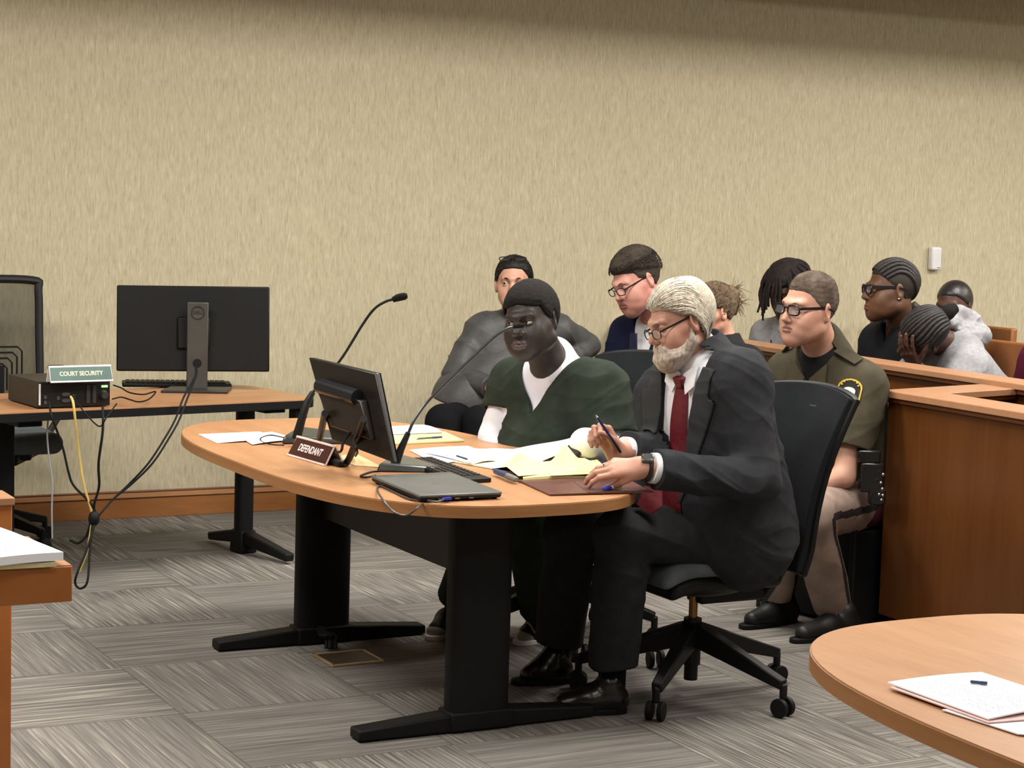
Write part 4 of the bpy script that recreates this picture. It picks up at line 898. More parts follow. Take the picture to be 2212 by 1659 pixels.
        for sx in (-1, 1):
            R = Rz(R_(-sx * 8)) @ Rx(R_(tilt)); rim = [V3(sx * x0, y - .003, z) + R @ V3(a, 0, b * (1 if b > 0 or not halo else 1)) for a, b in superell(w, hh, n, 28)]
            m = MB(); m.tube([s.w(p) for p in rim], r * s.sc, 7, closed=True)
            if g is None:
                m.tube([s.w(V3(-x0 + w, y - .0005, z + hh * .35)), s.w(V3(0, y + .004, z + hh * .55)), s.w(V3(x0 - w, y - .0005, z + hh * .35))], r * s.sc, 7, 4)
                if temple:
                    for q in (-1, 1): m.beam(s.w(V3(q * (x0 + w), y - .007, z + hh * .45)), s.w(V3(q * .0795, ear + .012, .010 - drop)), r * 1.2 * s.sc, r * 3.0 * s.sc, up=s.R @ V3(0, 0, 1)); m.beam(s.w(V3(q * .0795, ear + .012, .010 - drop)), s.w(V3(q * .081, ear - .016, -.004 - drop)), r * 1.2 * s.sc, r * 2.4 * s.sc, up=s.R @ V3(0, 0, 1))
                g = m
            else:
                b = len(g.v); g.v += m.v; g.f += [tuple(b + k for k in q) for q in m.f]; g.i += m.i
            rims.append([s.w(V3(sx * x0, y - .003, z) + R @ V3(a * .95, 0, b_ * .95)) for a, b_ in superell(w, hh, n, 28)])
        o = g.build('glasses', mat, parent, world=W0)
        if lens:
            for q in rims: MB().add(q, [tuple(range(len(q)))]).build('lens', MATS['glass_ok'], o, world=W0)
        return o

def hand_caps(wr, fwd, back, curls, spread=1.0, thumb=None, sc=1.0, mirror=1):
    """capsules for a hand; lat = towards the thumb. returns palm list, finger lists"""
    fwd = nrm(fwd); back = nrm(back - fwd * np.dot(back, fwd)); lat = nrm(np.cross(back, fwd)) * mirror; wr = np.asarray(wr, float)
    off = (.027, .009, -.009, -.0255); kn = (.086, .090, .085, .076); ph = ((.041, .025, .020), (.046, .029, .021), (.042, .027, .021), (.033, .020, .018)); rad = (.0090, .0094, .0090, .0080)
    palm = []; fing = []; tips = []
    for i in range(4):
        k = wr + (fwd * kn[i] + lat * off[i] + back * (.002 if i in (1, 2) else -.001)) * sc
        palm.append((wr + (fwd * .006 + lat * off[i] * .55) * sc, k, .0145 * sc, .0112 * sc)); a = 0; p = k; segs = []
        sp = (off[i] / .09) * .28 * spread; d0 = nrm(fwd + lat * sp)
        for j in range(3):
            a += R_(curls[i][j]); d = d0 * math.cos(a) - back * math.sin(a); q = p + d * ph[i][j] * sc; segs.append((p, q, (rad[i] - .0007 * j) * sc, (rad[i] - .0007 * (j + 1)) * sc)); p = q
        fing.append(segs); tips.append((p, d, d0 * math.sin(a) + back * math.cos(a)))
    th = thumb or (.8, .55, -.35, 25, 25); b = wr + (fwd * .022 + lat * .020 - back * .006) * sc; d = nrm(fwd * th[0] + lat * th[1] + back * th[2]); segs = []; p = b; ax = nrm(np.cross(d, -back + lat * -.6))
    for j, (L, r0, r1) in enumerate(((.044, .0155, .0115), (.033, .0112, .0100), (.026, .0100, .0085))):
        q = p + d * L * sc; segs.append((p, q, r0 * sc, r1 * sc)); p = q; an = R_(th[3] if j == 0 else th[4]); t_ = -lat * .75 - back * .5; t_ = nrm(t_ - d * np.dot(t_, d)); d = d * math.cos(an) + t_ * math.sin(an)
    fing.append(segs); tips.append((p, d, back)); return palm, fing, tips
def hand_sdf(hc, wr, fore):
    palm, fing, tips = hc
    pf = U([s_cap(*p) for p in palm] + [s_cap(fing[4][0][0], fing[4][0][1], fing[4][0][2], fing[4][0][3])], .014)
    ff = [U([s_cap(*p) for p in sg], .003) for sg in fing]; wrist = s_cap(*fore) if fore else None
    def f(P):
        d = pf(P)
        if wrist is not None: d = smin(d, wrist(P), .03)
        for i, g in enumerate(ff): d = smin(d, g(P), .004)
        return d
    return f

class Body:
    def __init__(s, J, head, bulk=1.0, wide=1.0):
        s.J = {k: np.asarray(v, float) for k, v in J.items()}; s.h = head; s.bulk = bulk; J = s.J
        s.ch = (J['shL'] + J['shR']) / 2; s.pel = (J['hipL'] + J['hipR']) / 2; s.up = nrm(J['neck'] - s.pel); s.lf = nrm(J['shL'] - J['shR']); s.lf = nrm(s.lf - s.up * (s.lf @ s.up)); s.fw = nrm(np.cross(s.lf, s.up)); s.wide = wide
    def local(s, P): q = P - s.ch; return q @ s.lf, q @ s.fw, q @ s.up     # left, forward, up
    def torso(s, g=0.0, low=0.0, belly=0.0):
        J = s.J; B = s.bulk; W = s.wide; u, l, fw = s.up, s.lf, s.fw; ps = []
        sl, sr = J['shL'], J['shR']; c = s.ch
        ps.append(s_cap(c + (sl - c) * .72 - u * .035, c + (sr - c) * .72 - u * .035, .078 * B + g))
        for q in (1, -1):
            ps.append(s_cap(c + l * q * .075 * W - u * .15, s.pel + l * q * .07 * W + u * .10, .112 * B + g, (.118 + belly) * B + g))
            ps.append(s_cap(J['neck'] + fw * .0 - u * .01, (c + ((sl if q > 0 else sr) - c) * .80), .050 + g, .055 * B + g))
        ps.append(s_cap(s.pel + l * .07 * W, s.pel - l * .07 * W, .130 * B + g))
        if belly: ps.append(s_ell(s.pel + u * .14 + fw * .06, V3(.16, .16, .15) * B + g))
        return U(ps, .07)
    def arm(s, side, g=0.0, a=.055, b=.042, c=.030, t0=0.0, t1=1.0, sw=1.0):
        sh, el, wr = s.J['sh' + side], s.J['el' + side], s.J['wr' + side]
        up = s_cap(sh, el, (a + .006) * s.bulk + g, b * s.bulk + g); fo = s_cap(el, el + (wr - el) * t1, b * s.bulk + g, b + (c - b) * t1 + g)
        return U([up, fo], .025)
    def leg(s, side, g=0.0, a=.085, b=.060, c=.040, t1=1.0, c2=None):
        hp, kn, an = s.J['hip' + side], s.J['kn' + side], s.J['an' + side]
        return U([s_cap(hp, kn, a * s.bulk + g, b + g), s_cap(kn, kn + (an - kn) * t1, b + g, (c2 if c2 else c) + g)], .03)
    def neck(s, r=.058, g=0.0):
        a = s.h.w((0, -.022, -.055)); return s_cap(a, s.J['neck'] - s.up * .02, r * s.h.sc + g, r + .008 + g)
    def bounds(s, keys, pad=.2):
        P = np.array([s.J[k] for k in keys]); return P.min(0) - pad, P.max(0) + pad
    def make(s, label, mats, h=.0035, hands=(), legs=True, group=None, arms=('L', 'R'), extra=(), near=None):
        J = s.J; hd = gate(s.h.sdf, s.h.c, .165 * s.h.sc); nk = s.neck(); ts = s.torso(-.012); parts = [(ts, .05)]
        for q in arms: parts.append((s.arm(q, -.006), .03))
        if legs:
            for q in 'LR': parts.append((s.leg(q, -.012), .04))
        hs = [gate(hf, hc_, .17) for hf, hc_ in hands]
        def f(P):
            d = smin(hd(P), nk(P), .018)
            for fn, k in parts: d = smin(d, fn(P), k)
            for fn in hs: d = smin(d, fn(P), .004)
            return d
        keys = ['neck', 'shL', 'shR', 'hipL', 'hipR'] + ['el' + q for q in arms] + ['wr' + q for q in arms] + (['knL', 'knR', 'anL', 'anR'] if legs else [])
        lo, hi = s.bounds(keys, .22); lo = np.minimum(lo, s.h.c - .19); hi = np.maximum(hi, s.h.c + .19)
        org = V3(s.pel[0], s.pel[1], 0); s.W0 = org
        V, F = mesh_sdf(f, lo, hi, h); C = V[F].mean(1); idx = s.h.lips(C).astype(np.int32)
        o = link('person', mesh_from('person', V - org, F, mats, idx, True, 0), None, org); s.root = o
        return tag(o, label, 'person', group)
    def cloth(s, name, f, mat, h=.006, lo=None, hi=None, keys=None, pad=.2, parent=None, paint=None):
        if keys: lo, hi = s.bounds(keys, pad)
        return sdf_obj(name, f, lo, hi, h, mat, parent or s.root, s.W0, paint)
def shell(f, t): return lambda P: (lambda d: np.maximum(d, -(d + t)))(f(P))
def shoe(B, side, toe, heel, mat, name='shoe', r=.042, sole=None, h=.004, z=None):
    toe = np.asarray(toe, float); heel = np.asarray(heel, float); d = nrm(toe - heel); an = B.J['an' + side]
    f0 = U([s_cap(heel + V3(0, 0, .042), heel + (toe - heel) * .45 + V3(0, 0, .045), .036, .040), s_cap(heel + (toe - heel) * .45 + V3(0, 0, .043), toe + V3(0, 0, .030) - d * .03, .043, .032), s_cap(heel + d * .02 + V3(0, 0, .05), heel + d * .03 + V3(0, 0, .092), .036, .040)], .03)
    zb = min(toe[2], heel[2])
    f = lambda P: smax(f0(P), (zb + .012) - P[:, 2], .006)
    lo = np.minimum(toe, heel) - .09; hi = np.maximum(toe, heel) + V3(.09, .09, .17); o = B.cloth(name, f, mat, h, lo, hi)
    x = V3(-d[1], d[0], 0); L = np.linalg.norm(toe - heel); poly = [(L * .5 + (L * .5 + .030) * math.copysign(abs(math.cos(t)) ** .8, math.cos(t)), .039 * math.copysign(abs(math.sin(t)) ** .7, math.sin(t))) for t in np.linspace(0, 2 * math.pi, 33)[:-1]]
    MB().prism(poly, heel * V3(1, 1, 0) + V3(0, 0, zb), np.stack([d, x, V3(0, 0, 1)], 1), 0.0, .018).build('sole', sole or M_blk, o, world=B.W0, bev=.003); return o
SHORT = lambda fz=.066, side=.012, back=-.075: [(0, fz), (30, fz - .004), (48, fz - .014), (62, side + .02), (84, side), (97, side - .012), (115, side - .035), (140, back + .012), (180, back)]

# ================================================================== man in green (defendant)
def man_in_green():
    hd = Head(Wd(1147, 690, 6.5), 152, -6, 7.5, 1.04, jaw=1.1, fat=.006, nosew=1.35, nose=.95, lip=1.5, mw=1.18, chin=-.004, open=.0042, br=1.15)
    J = dict(neck=Wd(1195, 792, 6.64), shL=Wd(1308, 840, 6.50), shR=Wd(1108, 830, 6.82), elL=Wd(1320, 975, 6.44), wrL=Wd(1262, 956, 6.20), elR=Wd(1072, 945, 6.76), wrR=Wd(1080, 1030, 6.56),
             hipL=Wd(1272, 1075, 6.66), hipR=Wd(1175, 1075, 6.84), knL=Wd(1140, 1120, 6.42), knR=Wd(1060, 1120, 6.72), anL=Wd(1168, 1332, Wz(1184, 1382, 0)[1]), anR=Wd(978, 1306, Wz(990, 1354, 0)[1]))
    B = Body(J, hd, 1.12, 1.1); sk = skin('dark_brown_skin', (52, 43, 40), (42, 34, 32), (84, 66, 66), .48)
    wl = B.J['wrL']; fl = V3(-.75, -.30, -.62); hc = hand_caps(wl, fl, V3(0, -.3, 1), [(40, 50, 30)] * 4, mirror=-1)
    wr_ = B.J['wrR']; hc2 = hand_caps(wr_, V3(-.5, -.4, -.75), V3(-.6, -.4, .5), [(30, 40, 25)] * 4, mirror=1)
    B.make('man in a dark green v-neck uniform over a white shirt, seated facing the touch monitor', sk, .0034, [(hand_sdf(hc, wl, None), wl + nrm(fl) * .08), (hand_sdf(hc2, wr_, None), wr_ + V3(-.04, -.03, -.06))])
    hd.eye_objs(B.root, B.W0, gaze=(-14, 2)); hb = pm('black_coily_hair', (24, 22, 21), .9, .2, c2=(34, 31, 29), ns=90, bump=.9, bs=420, bd=.004); hd.brows(B.root, B.W0, hb, .0032, -.002)
    hd.hair('hair', B.root, B.W0, hb, [(0, .064), (20, .058), (38, .052), (50, .050), (58, .026), (72, .004), (88, .016), (98, 0), (115, -.03), (140, -.065), (180, -.08)], t=.013, k=.016, nf=lambda q: .0006 * wav(q, 330))
    lf, up, fw = B.lf, B.up, B.fw
    wht = pm('white_thermal', (232, 230, 238), .85, .2, c2=(222, 220, 230), bump=.3, bs=240)
    T0 = B.torso(.010, belly=.012); nk = B.neck(.060, .010); nkc = s_cap(hd.w((0, -.02, -.06)), J['neck'] + fw * .005 - up * .01, .058, .070)
    sh0 = U([T0, s_cap(J['neck'] - up * .05, J['neck'] + up * .035 - fw * .01, .075, .068)], .03)
    B.cloth('undershirt', lambda P: smax(shell(sh0, .020)(P), -nkc(P), .008), wht, .0045, keys=['neck', 'shL', 'shR', 'hipL', 'hipR'], pad=.26)
    for q in 'LR':
        f = B.arm(q, .008, a=.048, b=.046, c=.040); B.cloth('sleeve', lambda P, f=f: f(P) + folds(P, 60, .004, B.J['wr' + q] - B.J['el' + q]), wht, .005, keys=['sh' + q, 'el' + q, 'wr' + q], pad=.1)
    T1 = B.torso(.026, belly=.016); c = B.ch; slv = {}
    for q in 'LR':
        s_, e_ = J['sh' + q], J['el' + q]; d = e_ - s_; slv[q] = s_cap(s_, s_ + d * (.72 if q == 'L' else .52), .088, .092)
    vz = np.array([0, 0, 0])
    def top(P):
        d = T1(P)
        for q in 'LR': d = smin(d, slv[q](P), .035)
        x, y, z = B.local(P); d = d + folds(P, 17, .010, nrm(lf * .6 + up * .8), 2) + folds(P, 42, .005, up, 4) + folds(P, 75, .0025, nrm(lf - up), 1); return d
    def top_cut(P):
        d = shell(top, .018)(P); x, y, z = B.local(P); v = (np.abs(x + .005) - (z + .06) * .66) ; vv = np.where(y > -.02, v, np.abs(x) - .085); neckcut = np.where((z > -.06) & (y > -.02), v * .8, np.maximum(.02 - z, v)); 
        cut = -neckcut; back = -(L2(P - (J['neck'] + up * .02)) - .088); return smax(smax(d, np.where(z > -.075, cut, -1), .006), back, .006)
    for q in 'LR':
        pass
    def green(P):
        d = top_cut(P)
        for q in 'LR':
            s_, e_ = np.asarray(J['sh' + q]), np.asarray(J['el' + q]); dd = nrm(e_ - s_); L = np.linalg.norm(e_ - s_) * (.74 if q == 'L' else .54); near = slv[q](P) < .02; d = np.where(near, np.maximum(d, (P - s_) @ dd - L), d)
        return d
    grn = pm('green_twill', (47, 54, 45), .9, .12, c2=(38, 45, 38), ns=14, bump=.25, bs=700)
    B.cloth('uniform_top', green, grn, .005, keys=['neck', 'shL', 'shR', 'elL', 'elR', 'hipL', 'hipR'], pad=.26)
    # stitched shoulder seam and v-neck facing
    for q in 'LR':
        f = B.leg(q, .022, c2=.050); an, kn = B.J['an' + q], B.J['kn' + q]; dd_ = nrm(an - kn); L_ = np.linalg.norm(an - kn); fr = lambda P, f=f, kn=kn, dd_=dd_, L_=L_: np.maximum(f(P) + folds(P, 22, .010, V3(.3, .3, 1), 3), (P - kn) @ dd_ - L_ * .90)
        B.cloth('trouser_leg', fr, pm('green_trouser', (44, 54, 43), .9, .12, c2=(34, 44, 34), ns=12), .007, keys=['hip' + q, 'kn' + q, 'an' + q], pad=.13)
    stripe = pm('shoe_black', (22, 22, 24), .6, .3); sol = pm('white_sole', (228, 228, 228), .5)
    for q, toe, heel in (('L', Wz(1126, 1392, 0), Wz(1184, 1382, 0)), ('R', Wz(936, 1382, 0), Wz(990, 1354, 0))):
        toe[2] = 0; heel[2] = 0; o = shoe(B, q, toe, heel, stripe, 'sneaker', sole=sol); d = nrm(toe - heel); x = V3(-d[1], d[0], 0)
        m = MB(); b_ = heel + (toe - heel) * .45
        for k in range(4): p = b_ + d * (k * .024 - .03); m.tube([p + x * .040 + V3(0, 0, .045), p + V3(0, 0, .094 - k * .007), p - x * .040 + V3(0, 0, .045)], .004, 6, 6)
        m.build('lace', pm('lace_pale', (170, 164, 160), .6), o, world=B.W0)
        m = MB(); m.ball(toe + V3(0, 0, .026) - d * .024, (.034, .034, .027)); m.build('toe_cap', pm('toe_grey', (148, 146, 140), .6), o, world=B.W0)
    return B
man_in_green()
def tri(d1, *rest):
    for r in rest: d1 = np.maximum(d1, r)
    return d1
def limb_cut(J, side, d, P, frac, sel, part='sh'):
    s_, e_ = (J['sh' + side], J['el' + side]) if part == 'sh' else (J['el' + side], J['wr' + side])
    s_, e_ = np.asarray(s_), np.asarray(e_); dd = nrm(e_ - s_); L = np.linalg.norm(e_ - s_) * frac; return np.where(sel, np.maximum(d, (P - s_) @ dd - L), d)

# ================================================================== grey haired man in the suit (attorney)
def man_in_suit():
    hd = Head(Wd(1468, 694, 5.9), 114, -17, 6, .97, jaw=.98, fat=.003, nosew=1.1, nose=1.05, lip=.55, mw=.9, open=.0020, chin=.0)
    J = dict(neck=Wd(1502, 768, 5.95), shL=Wd(1605, 828, 5.79), shR=Wd(1436, 850, 6.06), elL=Wd(1632, 1036, 5.70), wrL=Wd(1400, 1010, 5.56), elR=Wd(1458, 992, 5.98), wrR=Wd(1342, 972, 5.84),
             hipL=Wd(1570, 1150, 5.97), hipR=Wd(1545, 1142, 6.15), knL=Wd(1345, 1158, 5.78), knR=Wd(1235, 1145, 6.05), anL=Wd(1322, 1468, Wz(1334, 1539, 0)[1] + .01), anR=Wd(1204, 1408, Wz(1214, 1474, 0)[1] + .01))
    B = Body(J, hd, 1.12, 1.05); sk = skin('ruddy_skin', (190, 146, 126), (170, 118, 100), (150, 104, 92), .5)
    wl = B.J['wrL'] + V3(-.018, 0, .0); fl = V3(-1, -.12, -.02)
    hcL = hand_caps(wl, fl, V3(.1, -.62, .78), [(12, 32, 22), (16, 34, 24), (20, 36, 26), (34, 40, 26)], mirror=1, spread=.7, thumb=(.85, .2, -.5, 12, 12))
    wr_ = Wd(1335, 985, 5.80); fr_ = V3(-.58, .02, .82)
    hcR = hand_caps(wr_, fr_, V3(.45, .85, .30), [(52, 82, 40), (58, 84, 40), (60, 80, 40), (50, 70, 35)], mirror=-1 if False else 1, spread=1.0, thumb=(.75, .35, -.55, 10, 20))
    B.make('grey haired bearded man in dark suit, red tie and glasses, writing at the table end', sk, .0030, [(hand_sdf(hcL, wl, (B.J['wrL'] + V3(.05, .0, 0), wl, .030, .026)), wl + nrm(fl) * .08), (hand_sdf(hcR, wr_, (B.J['wrR'] + V3(.04, .02, 0), wr_, .030, .026)), wr_ + nrm(fr_) * .06)])
    hd.eye_objs(B.root, B.W0, M_irisb, gaze=(0, -25)); wh = hair_mat('white_hair', (198, 190, 175), (166, 155, 138), (30, 6, 20), .6)
    hd.brows(B.root, B.W0, wh, .0042)
    line = [(0, .056), (22, .058), (40, .048), (55, .034), (70, .024), (84, .016), (98, -.012), (112, -.055), (140, -.082), (180, -.090)]
    hr = hd.hair('hair', B.root, B.W0, wh, line, t=lambda q: .008 + .004 * np.clip((q[:, 2] - .03) / .08, 0, 1) + .012 * np.clip((-q[:, 1] + .01) / .09, 0, 1), nf=lambda q: .0010 * wav(q * V3(1, .3, .5), 150, seed=1), k=.010)
    hd.strands('hair_strands', hr, B.W0, wh, hd.scalp(5200, line, 3), lambda q, t: np.stack([q[:, 0] * 2.0, -1 + 0 * q[:, 0], .25 - 1.1 * np.clip(-q[:, 1] / .07 + .3, 0, 2) - 5.0 * np.abs(q[:, 0])], 1), n=15, ds=.0085, r=.00125, off=(.0125, .0185), wob=.09, seg=3)
    nape_ = np.stack([np.random.RandomState(4).uniform(-.062, .062, 900), -.075 + 0 * np.zeros(900), np.random.RandomState(5).uniform(-.075, -.02, 900)], 1)
    hd.strands('hair_strands', hr, B.W0, wh, nape_, lambda q, t: np.stack([q[:, 0] * 1.5, -.25 - .5 * t + 0 * q[:, 0], -1 + 0 * q[:, 0]], 1), n=10, ds=.007, r=.0013, off=(.014, .024), wob=.12, seg=3)
    def beardf(P):
        q = hd.loc(P); a = np.degrees(np.arctan2(np.abs(q[:, 0]), q[:, 1] + .0)); z = q[:, 2]
        up_ = np.interp(a, [0, 12, 22, 30, 45, 62, 76, 86, 95, 110], [-.046, -.048, -.056, -.070, -.074, -.066, -.045, -.020, -.045, -.2]); lo_ = np.interp(a, [0, 60, 90, 110], [-.150, -.125, -.08, -.05])
        e = np.clip((up_ - z) / .008, -1, 1); t = .005 + .010 * np.clip((-.075 - z) / .02, 0, 1) * np.clip((70 - a) / 30, 0, 1)
        d = hd.cran(q) - t * (e * .5 + .5) + .004 * (e < 0) * (-e) + .0012 * wav(q, 260, seed=3); d = smin(d, s_ell((0, .078, -.118), (.030, .022, .020))(q) + .001 * wav(q, 200), .02)
        d = np.maximum(d, z - up_ - .008); d = np.maximum(d, lo_ - z); l = np.minimum(hd.ul(q), hd.ll(q)); d = smax(d, -(l - .0002), .002)
        return d * hd.sc
    bm = hair_mat('white_beard', (196, 184, 173), (156, 138, 126), (30, 30, 12), .8, bump=.8, bs=150); c = hd.c; sdf_obj('beard', beardf, c - .17, c + .17, .0024, bm, B.root, B.W0)
    gl = pm('dark_tortoise', (34, 22, 22), .3, .5); hd.glasses(B.root, B.W0, gl, y=.108, z=-.012, w=.0225, hh=.0155, r=.0019, drop=-.004, halo=True)
    lf, up, fw = B.lf, B.up, B.fw
    suit = pm('charcoal_suit', (49, 50, 53), .9, .12, c2=(41, 42, 46), ns=20, bump=.25, bs=900); shirt = pm('white_shirt', (236, 236, 242), .8, .2)
    T0 = U([B.torso(.012, belly=.02), s_cap(B.J['neck'] - up * .06, B.J['neck'] + up * .035 + fw * .005, .080, .062)], .03); nk = s_cap(hd.w((0, -.02, -.06)), J['neck'], .056, .060)
    B.cloth('shirt', lambda P: smax(shell(T0, .020)(P), -nk(P), .006), shirt, .0045, keys=['neck', 'shL', 'shR', 'hipL', 'hipR'], pad=.26)
    # collar wings
    def onfront(x, z, off, f=T0, y0=.40):
        p = B.ch + lf * x + up * z + fw * y0
        for _ in range(60):
            d = float(f(p[None])[0]) - off
            if abs(d) < 4e-4: break
            p = p - fw * d * .7
        return p
    m = MB()
    for sx in (-1, 1):
        a, b, c_, d_ = onfront(sx * .006, .072, .008), onfront(sx * .060, .105, .012), onfront(sx * .066, .045, .012), onfront(sx * .030, .018, .012)
        m.grid(lambda u, v: (a * (1 - u) + b * u) * (1 - v) + (d_ * (1 - u) + c_ * u) * v, 5, 5, .003 * sx)
    m.build('collar', shirt, B.root, world=B.W0)
    jt = B.torso(.032, belly=.022); sl = {q: B.arm(q, .020 if q == 'L' else .020, a=.058, b=.044, c=.036) for q in 'LR'}
    tail = U([s_cap(Wd(1640, 1060, 5.93), Wd(1655, 1195, 5.92), .085, .05), s_cap(Wd(1580, 1130, 5.87), Wd(1618, 1222, 5.88), .07, .03)], .05)
    eL, eR = B.J['elL'], B.J['elR']
    colr = U([s_cap(J['neck'] - up * .05, J['neck'] + up * .016 - fw * .006, .100, .078), s_cap(J['neck'] - up * .02, J['shL'] + up * .01, .070, .062), s_cap(J['neck'] - up * .02, J['shR'] + up * .01, .070, .062)], .04)
    def jac0(P):
        d = smin(jt(P), colr(P), .05); d = smin(d, tail(P), .06); a = sl['L'](P); b = sl['R'](P)
        wl_ = np.exp(-(L2(P - eL) / .14) ** 2); a = a + folds(P, 48, .012, nrm(V3(.5, .2, .8)), 3) * (.6 + wl_); d = smin(d, a, .03); d = smin(d, b + folds(P, 40, .007, None, 1), .03)
        return d + folds(P, 13, .010, nrm(lf * .5 + up), 1) + folds(P, 34, .0065, nrm(lf + up * .6), 5) + folds(P, 70, .0030, nrm(V3(.6, .2, 1)), 2)
    wo = lambda z: np.interp(z, [-.5, -.40, -.28, -.05, .06, .12], [.08, .060, .052, .062, .080, .098])
    nkj = s_cap(J['neck'] - up * .02, J['neck'] + up * .14, .070, .090)
    def jac(P):
        x, y, z = B.local(P); d = shell(jac0, .022)(P); torsoish = (y > .0) & (z < .14) & (sl['L'](P) > .022) & (sl['R'](P) > .022)
        d = np.where(torsoish, smax(d, wo(z) - np.abs(x), .005), d); d = smax(d, -nkj(P), .008)
        d = np.maximum(d, .062 - L2(P - (wr_ + nrm(fr_) * .065)))
        for q, fr in (('L', .93), ('R', .88)): sel = (sl[q](P) < .03) & (L2(P - B.J['wr' + q]) < .14); d = limb_cut(B.J, q, d, P, fr, sel, 'el')
        return d
    B.cloth('suit_jacket', jac, suit, .0046, keys=['neck', 'shL', 'shR', 'elL', 'wrL', 'wrR', 'hipL', 'hipR'], pad=.24)
    # lapels
    lw = lambda z: np.interp(z, [-.30, -.05, .015, .02, .10], [.0, .075, .085, .062, .055])
    lm_ = pm('suit_lapel', (56, 57, 60), .85, .15, bump=.2, bs=900)
    for sg in (1, -1):
        def lap(P):
            x, y, z = B.local(P); ax_ = x * sg; d = np.abs(jac0(P) - .004) - .0035; return smax(smax(smax(d, wo(z) - .002 - ax_, .004), ax_ - wo(z) - lw(z), .004), tri(.0 - y, z - .105, -.29 - z, -nkj(P) - .012, .012 - sl['L'](P), .012 - sl['R'](P)), .004)
        B.cloth('lapel', lap, lm_, .004, lo=B.ch - .36, hi=B.ch + .3)
    for q, fr in (('L', (.86, .975)), ('R', (.80, .97))):
        e_, w_ = B.J['el' + q], B.J['wr' + q]; dd = nrm(w_ - e_); L = np.linalg.norm(w_ - e_); p0, p1 = e_ + dd * L * fr[0], e_ + dd * L * fr[1]
        MB().tube([p0, (p0 + p1) / 2, p1], [.047, .046, .044] if q == 'L' else [.044, .043, .042], 24).build('shirt_cuff', shirt, B.root, world=B.W0)
    # tie
    tie = pm('dark_red_tie', (104, 24, 34), .6, .3, c2=(84, 16, 26), ns=90, bump=.2, bs=300); zs_ = np.linspace(.062, -.40, 26); wv = np.interp(zs_, [-.40, -.36, .02, .035, .062], [.044, .050, .030, .018, .026]); sh_ = np.interp(zs_, [-.40, .062], [.018, 0]); cen = [onfront(s, z, .012) for s, z in zip(sh_, zs_)]
    m = MB(); m.grid(lambda u, v: cen[int(round(v * 25))] + lf * ((u - .5) * 2 * wv[int(round(v * 25))] - .012 * v) - fw * .010 * (2 * u - 1) ** 2 + (up * -.03 * (1 - abs(2 * u - 1)) if v > .99 else 0), 6, 25, -.005); to = m.build('necktie', tie, B.root, world=B.W0)
    k0 = onfront(0, .050, .014); MB().box(k0, (.030, .018, .036), np.stack([lf, fw, up], 1), taper=1.45).build('knot', tie, to, world=B.W0, bev=.006)
    # lower end of the tie over the lap
    m = MB(); a0 = Wd(1412, 1052, 5.76); a1 = Wd(1404, 1092, 5.74); m.grid(lambda u, v: (a0 * (1 - v) + a1 * v) + nrm(V3(1, -.3, 0)) * (u - .5) * (.055 + .025 * v) + V3(0, 0, -.03 * v * (1 - abs(2 * u - 1))), 5, 4, .006); m.build('tie_end', tie, to, world=B.W0)
    tro = pm('charcoal_trousers', (44, 45, 47), .9, .12, c2=(36, 37, 39), ns=20, bump=.25, bs=900)
    for q in 'LR':
        f = B.leg(q, .020, b=.064, c=.058, t1=.97); an, kn = B.J['an' + q], B.J['kn' + q]; dd = nrm(an - kn); L = np.linalg.norm(an - kn)
        B.cloth('trouser_leg', lambda P, f=f, kn=kn, dd=dd, L=L: np.maximum(f(P) + folds(P, 26, .011, V3(.3, .2, 1), 2) * (.4 + np.exp(-(L2(P - kn) / .16) ** 2)), (P - kn) @ dd - L * (.88 + .02 * np.sin(P[:, 0] * 30))), tro, .006, keys=['hip' + q, 'kn' + q, 'an' + q], pad=.14)
        m = MB(); m.tube([an + V3(0, 0, .14), an + V3(0, 0, -.05)], [.044, .042], 16); m.build('sock', pm('black_sock', (18, 18, 22), .9, .1), B.root, world=B.W0)
    lea = pm('black_leather', (20, 19, 20), .25, .55, bump=.15, bs=90)
    for q, toe, heel in (('L', Wz(1196, 1541, 0), Wz(1334, 1539, 0)), ('R', Wz(1124, 1478, 0), Wz(1214, 1474, 0))): toe[2] = 0; heel[2] = 0; shoe(B, q, toe, heel, lea, 'dress_shoe')
    # watch and ring
    fo = nrm(B.J['wrL'] - B.J['elL']); c_ = wl - fo * .010 + V3(.004, 0, 0); m = MB(); F = frame(fo, V3(0, 0, 1)); m.tube([c_ + F @ V3(.034 * math.cos(t), .030 * math.sin(t), 0) for t in np.linspace(0, 2 * math.pi, 25)[:-1]], .009, 8, closed=True); wt = m.build('wristwatch', pm('black_strap', (24, 23, 23), .5), B.root, world=B.W0)
    fd = nrm(V3(.0, -.55, .84)); m = MB(); m.box(c_ + fd * .036, (.032, .034, .012), frame(fd, V3(1, 0, 0))); m.build('watch_face', pm('steel_watch', (96, 100, 98), .2, .6, .8), wt, world=B.W0, bev=.004)
    sg = hcL[1][2][0]; p = sg[0] * .45 + sg[1] * .55; dd = nrm(sg[1] - sg[0]); F = frame(dd); MB().tube([p + F @ V3(.0098 * math.cos(t), .0098 * math.sin(t), 0) for t in np.linspace(0, 2 * math.pi, 17)[:-1]], .0022, 8, closed=True).build('ring', pm('silver_ring', (230, 226, 216), .15, .6, 1.0), B.root, world=B.W0)
    # pen held in the right hand
    pen('dark blue pen held up in the right hand of the grey haired man', Wd(1287, 897, 5.70), Wd(1341, 978, 5.72), .0042, pm('ink_pen', (28, 30, 90), .3, .5), pm('pen_dark', (30, 24, 30), .3, .5))
    return B
man_in_suit()

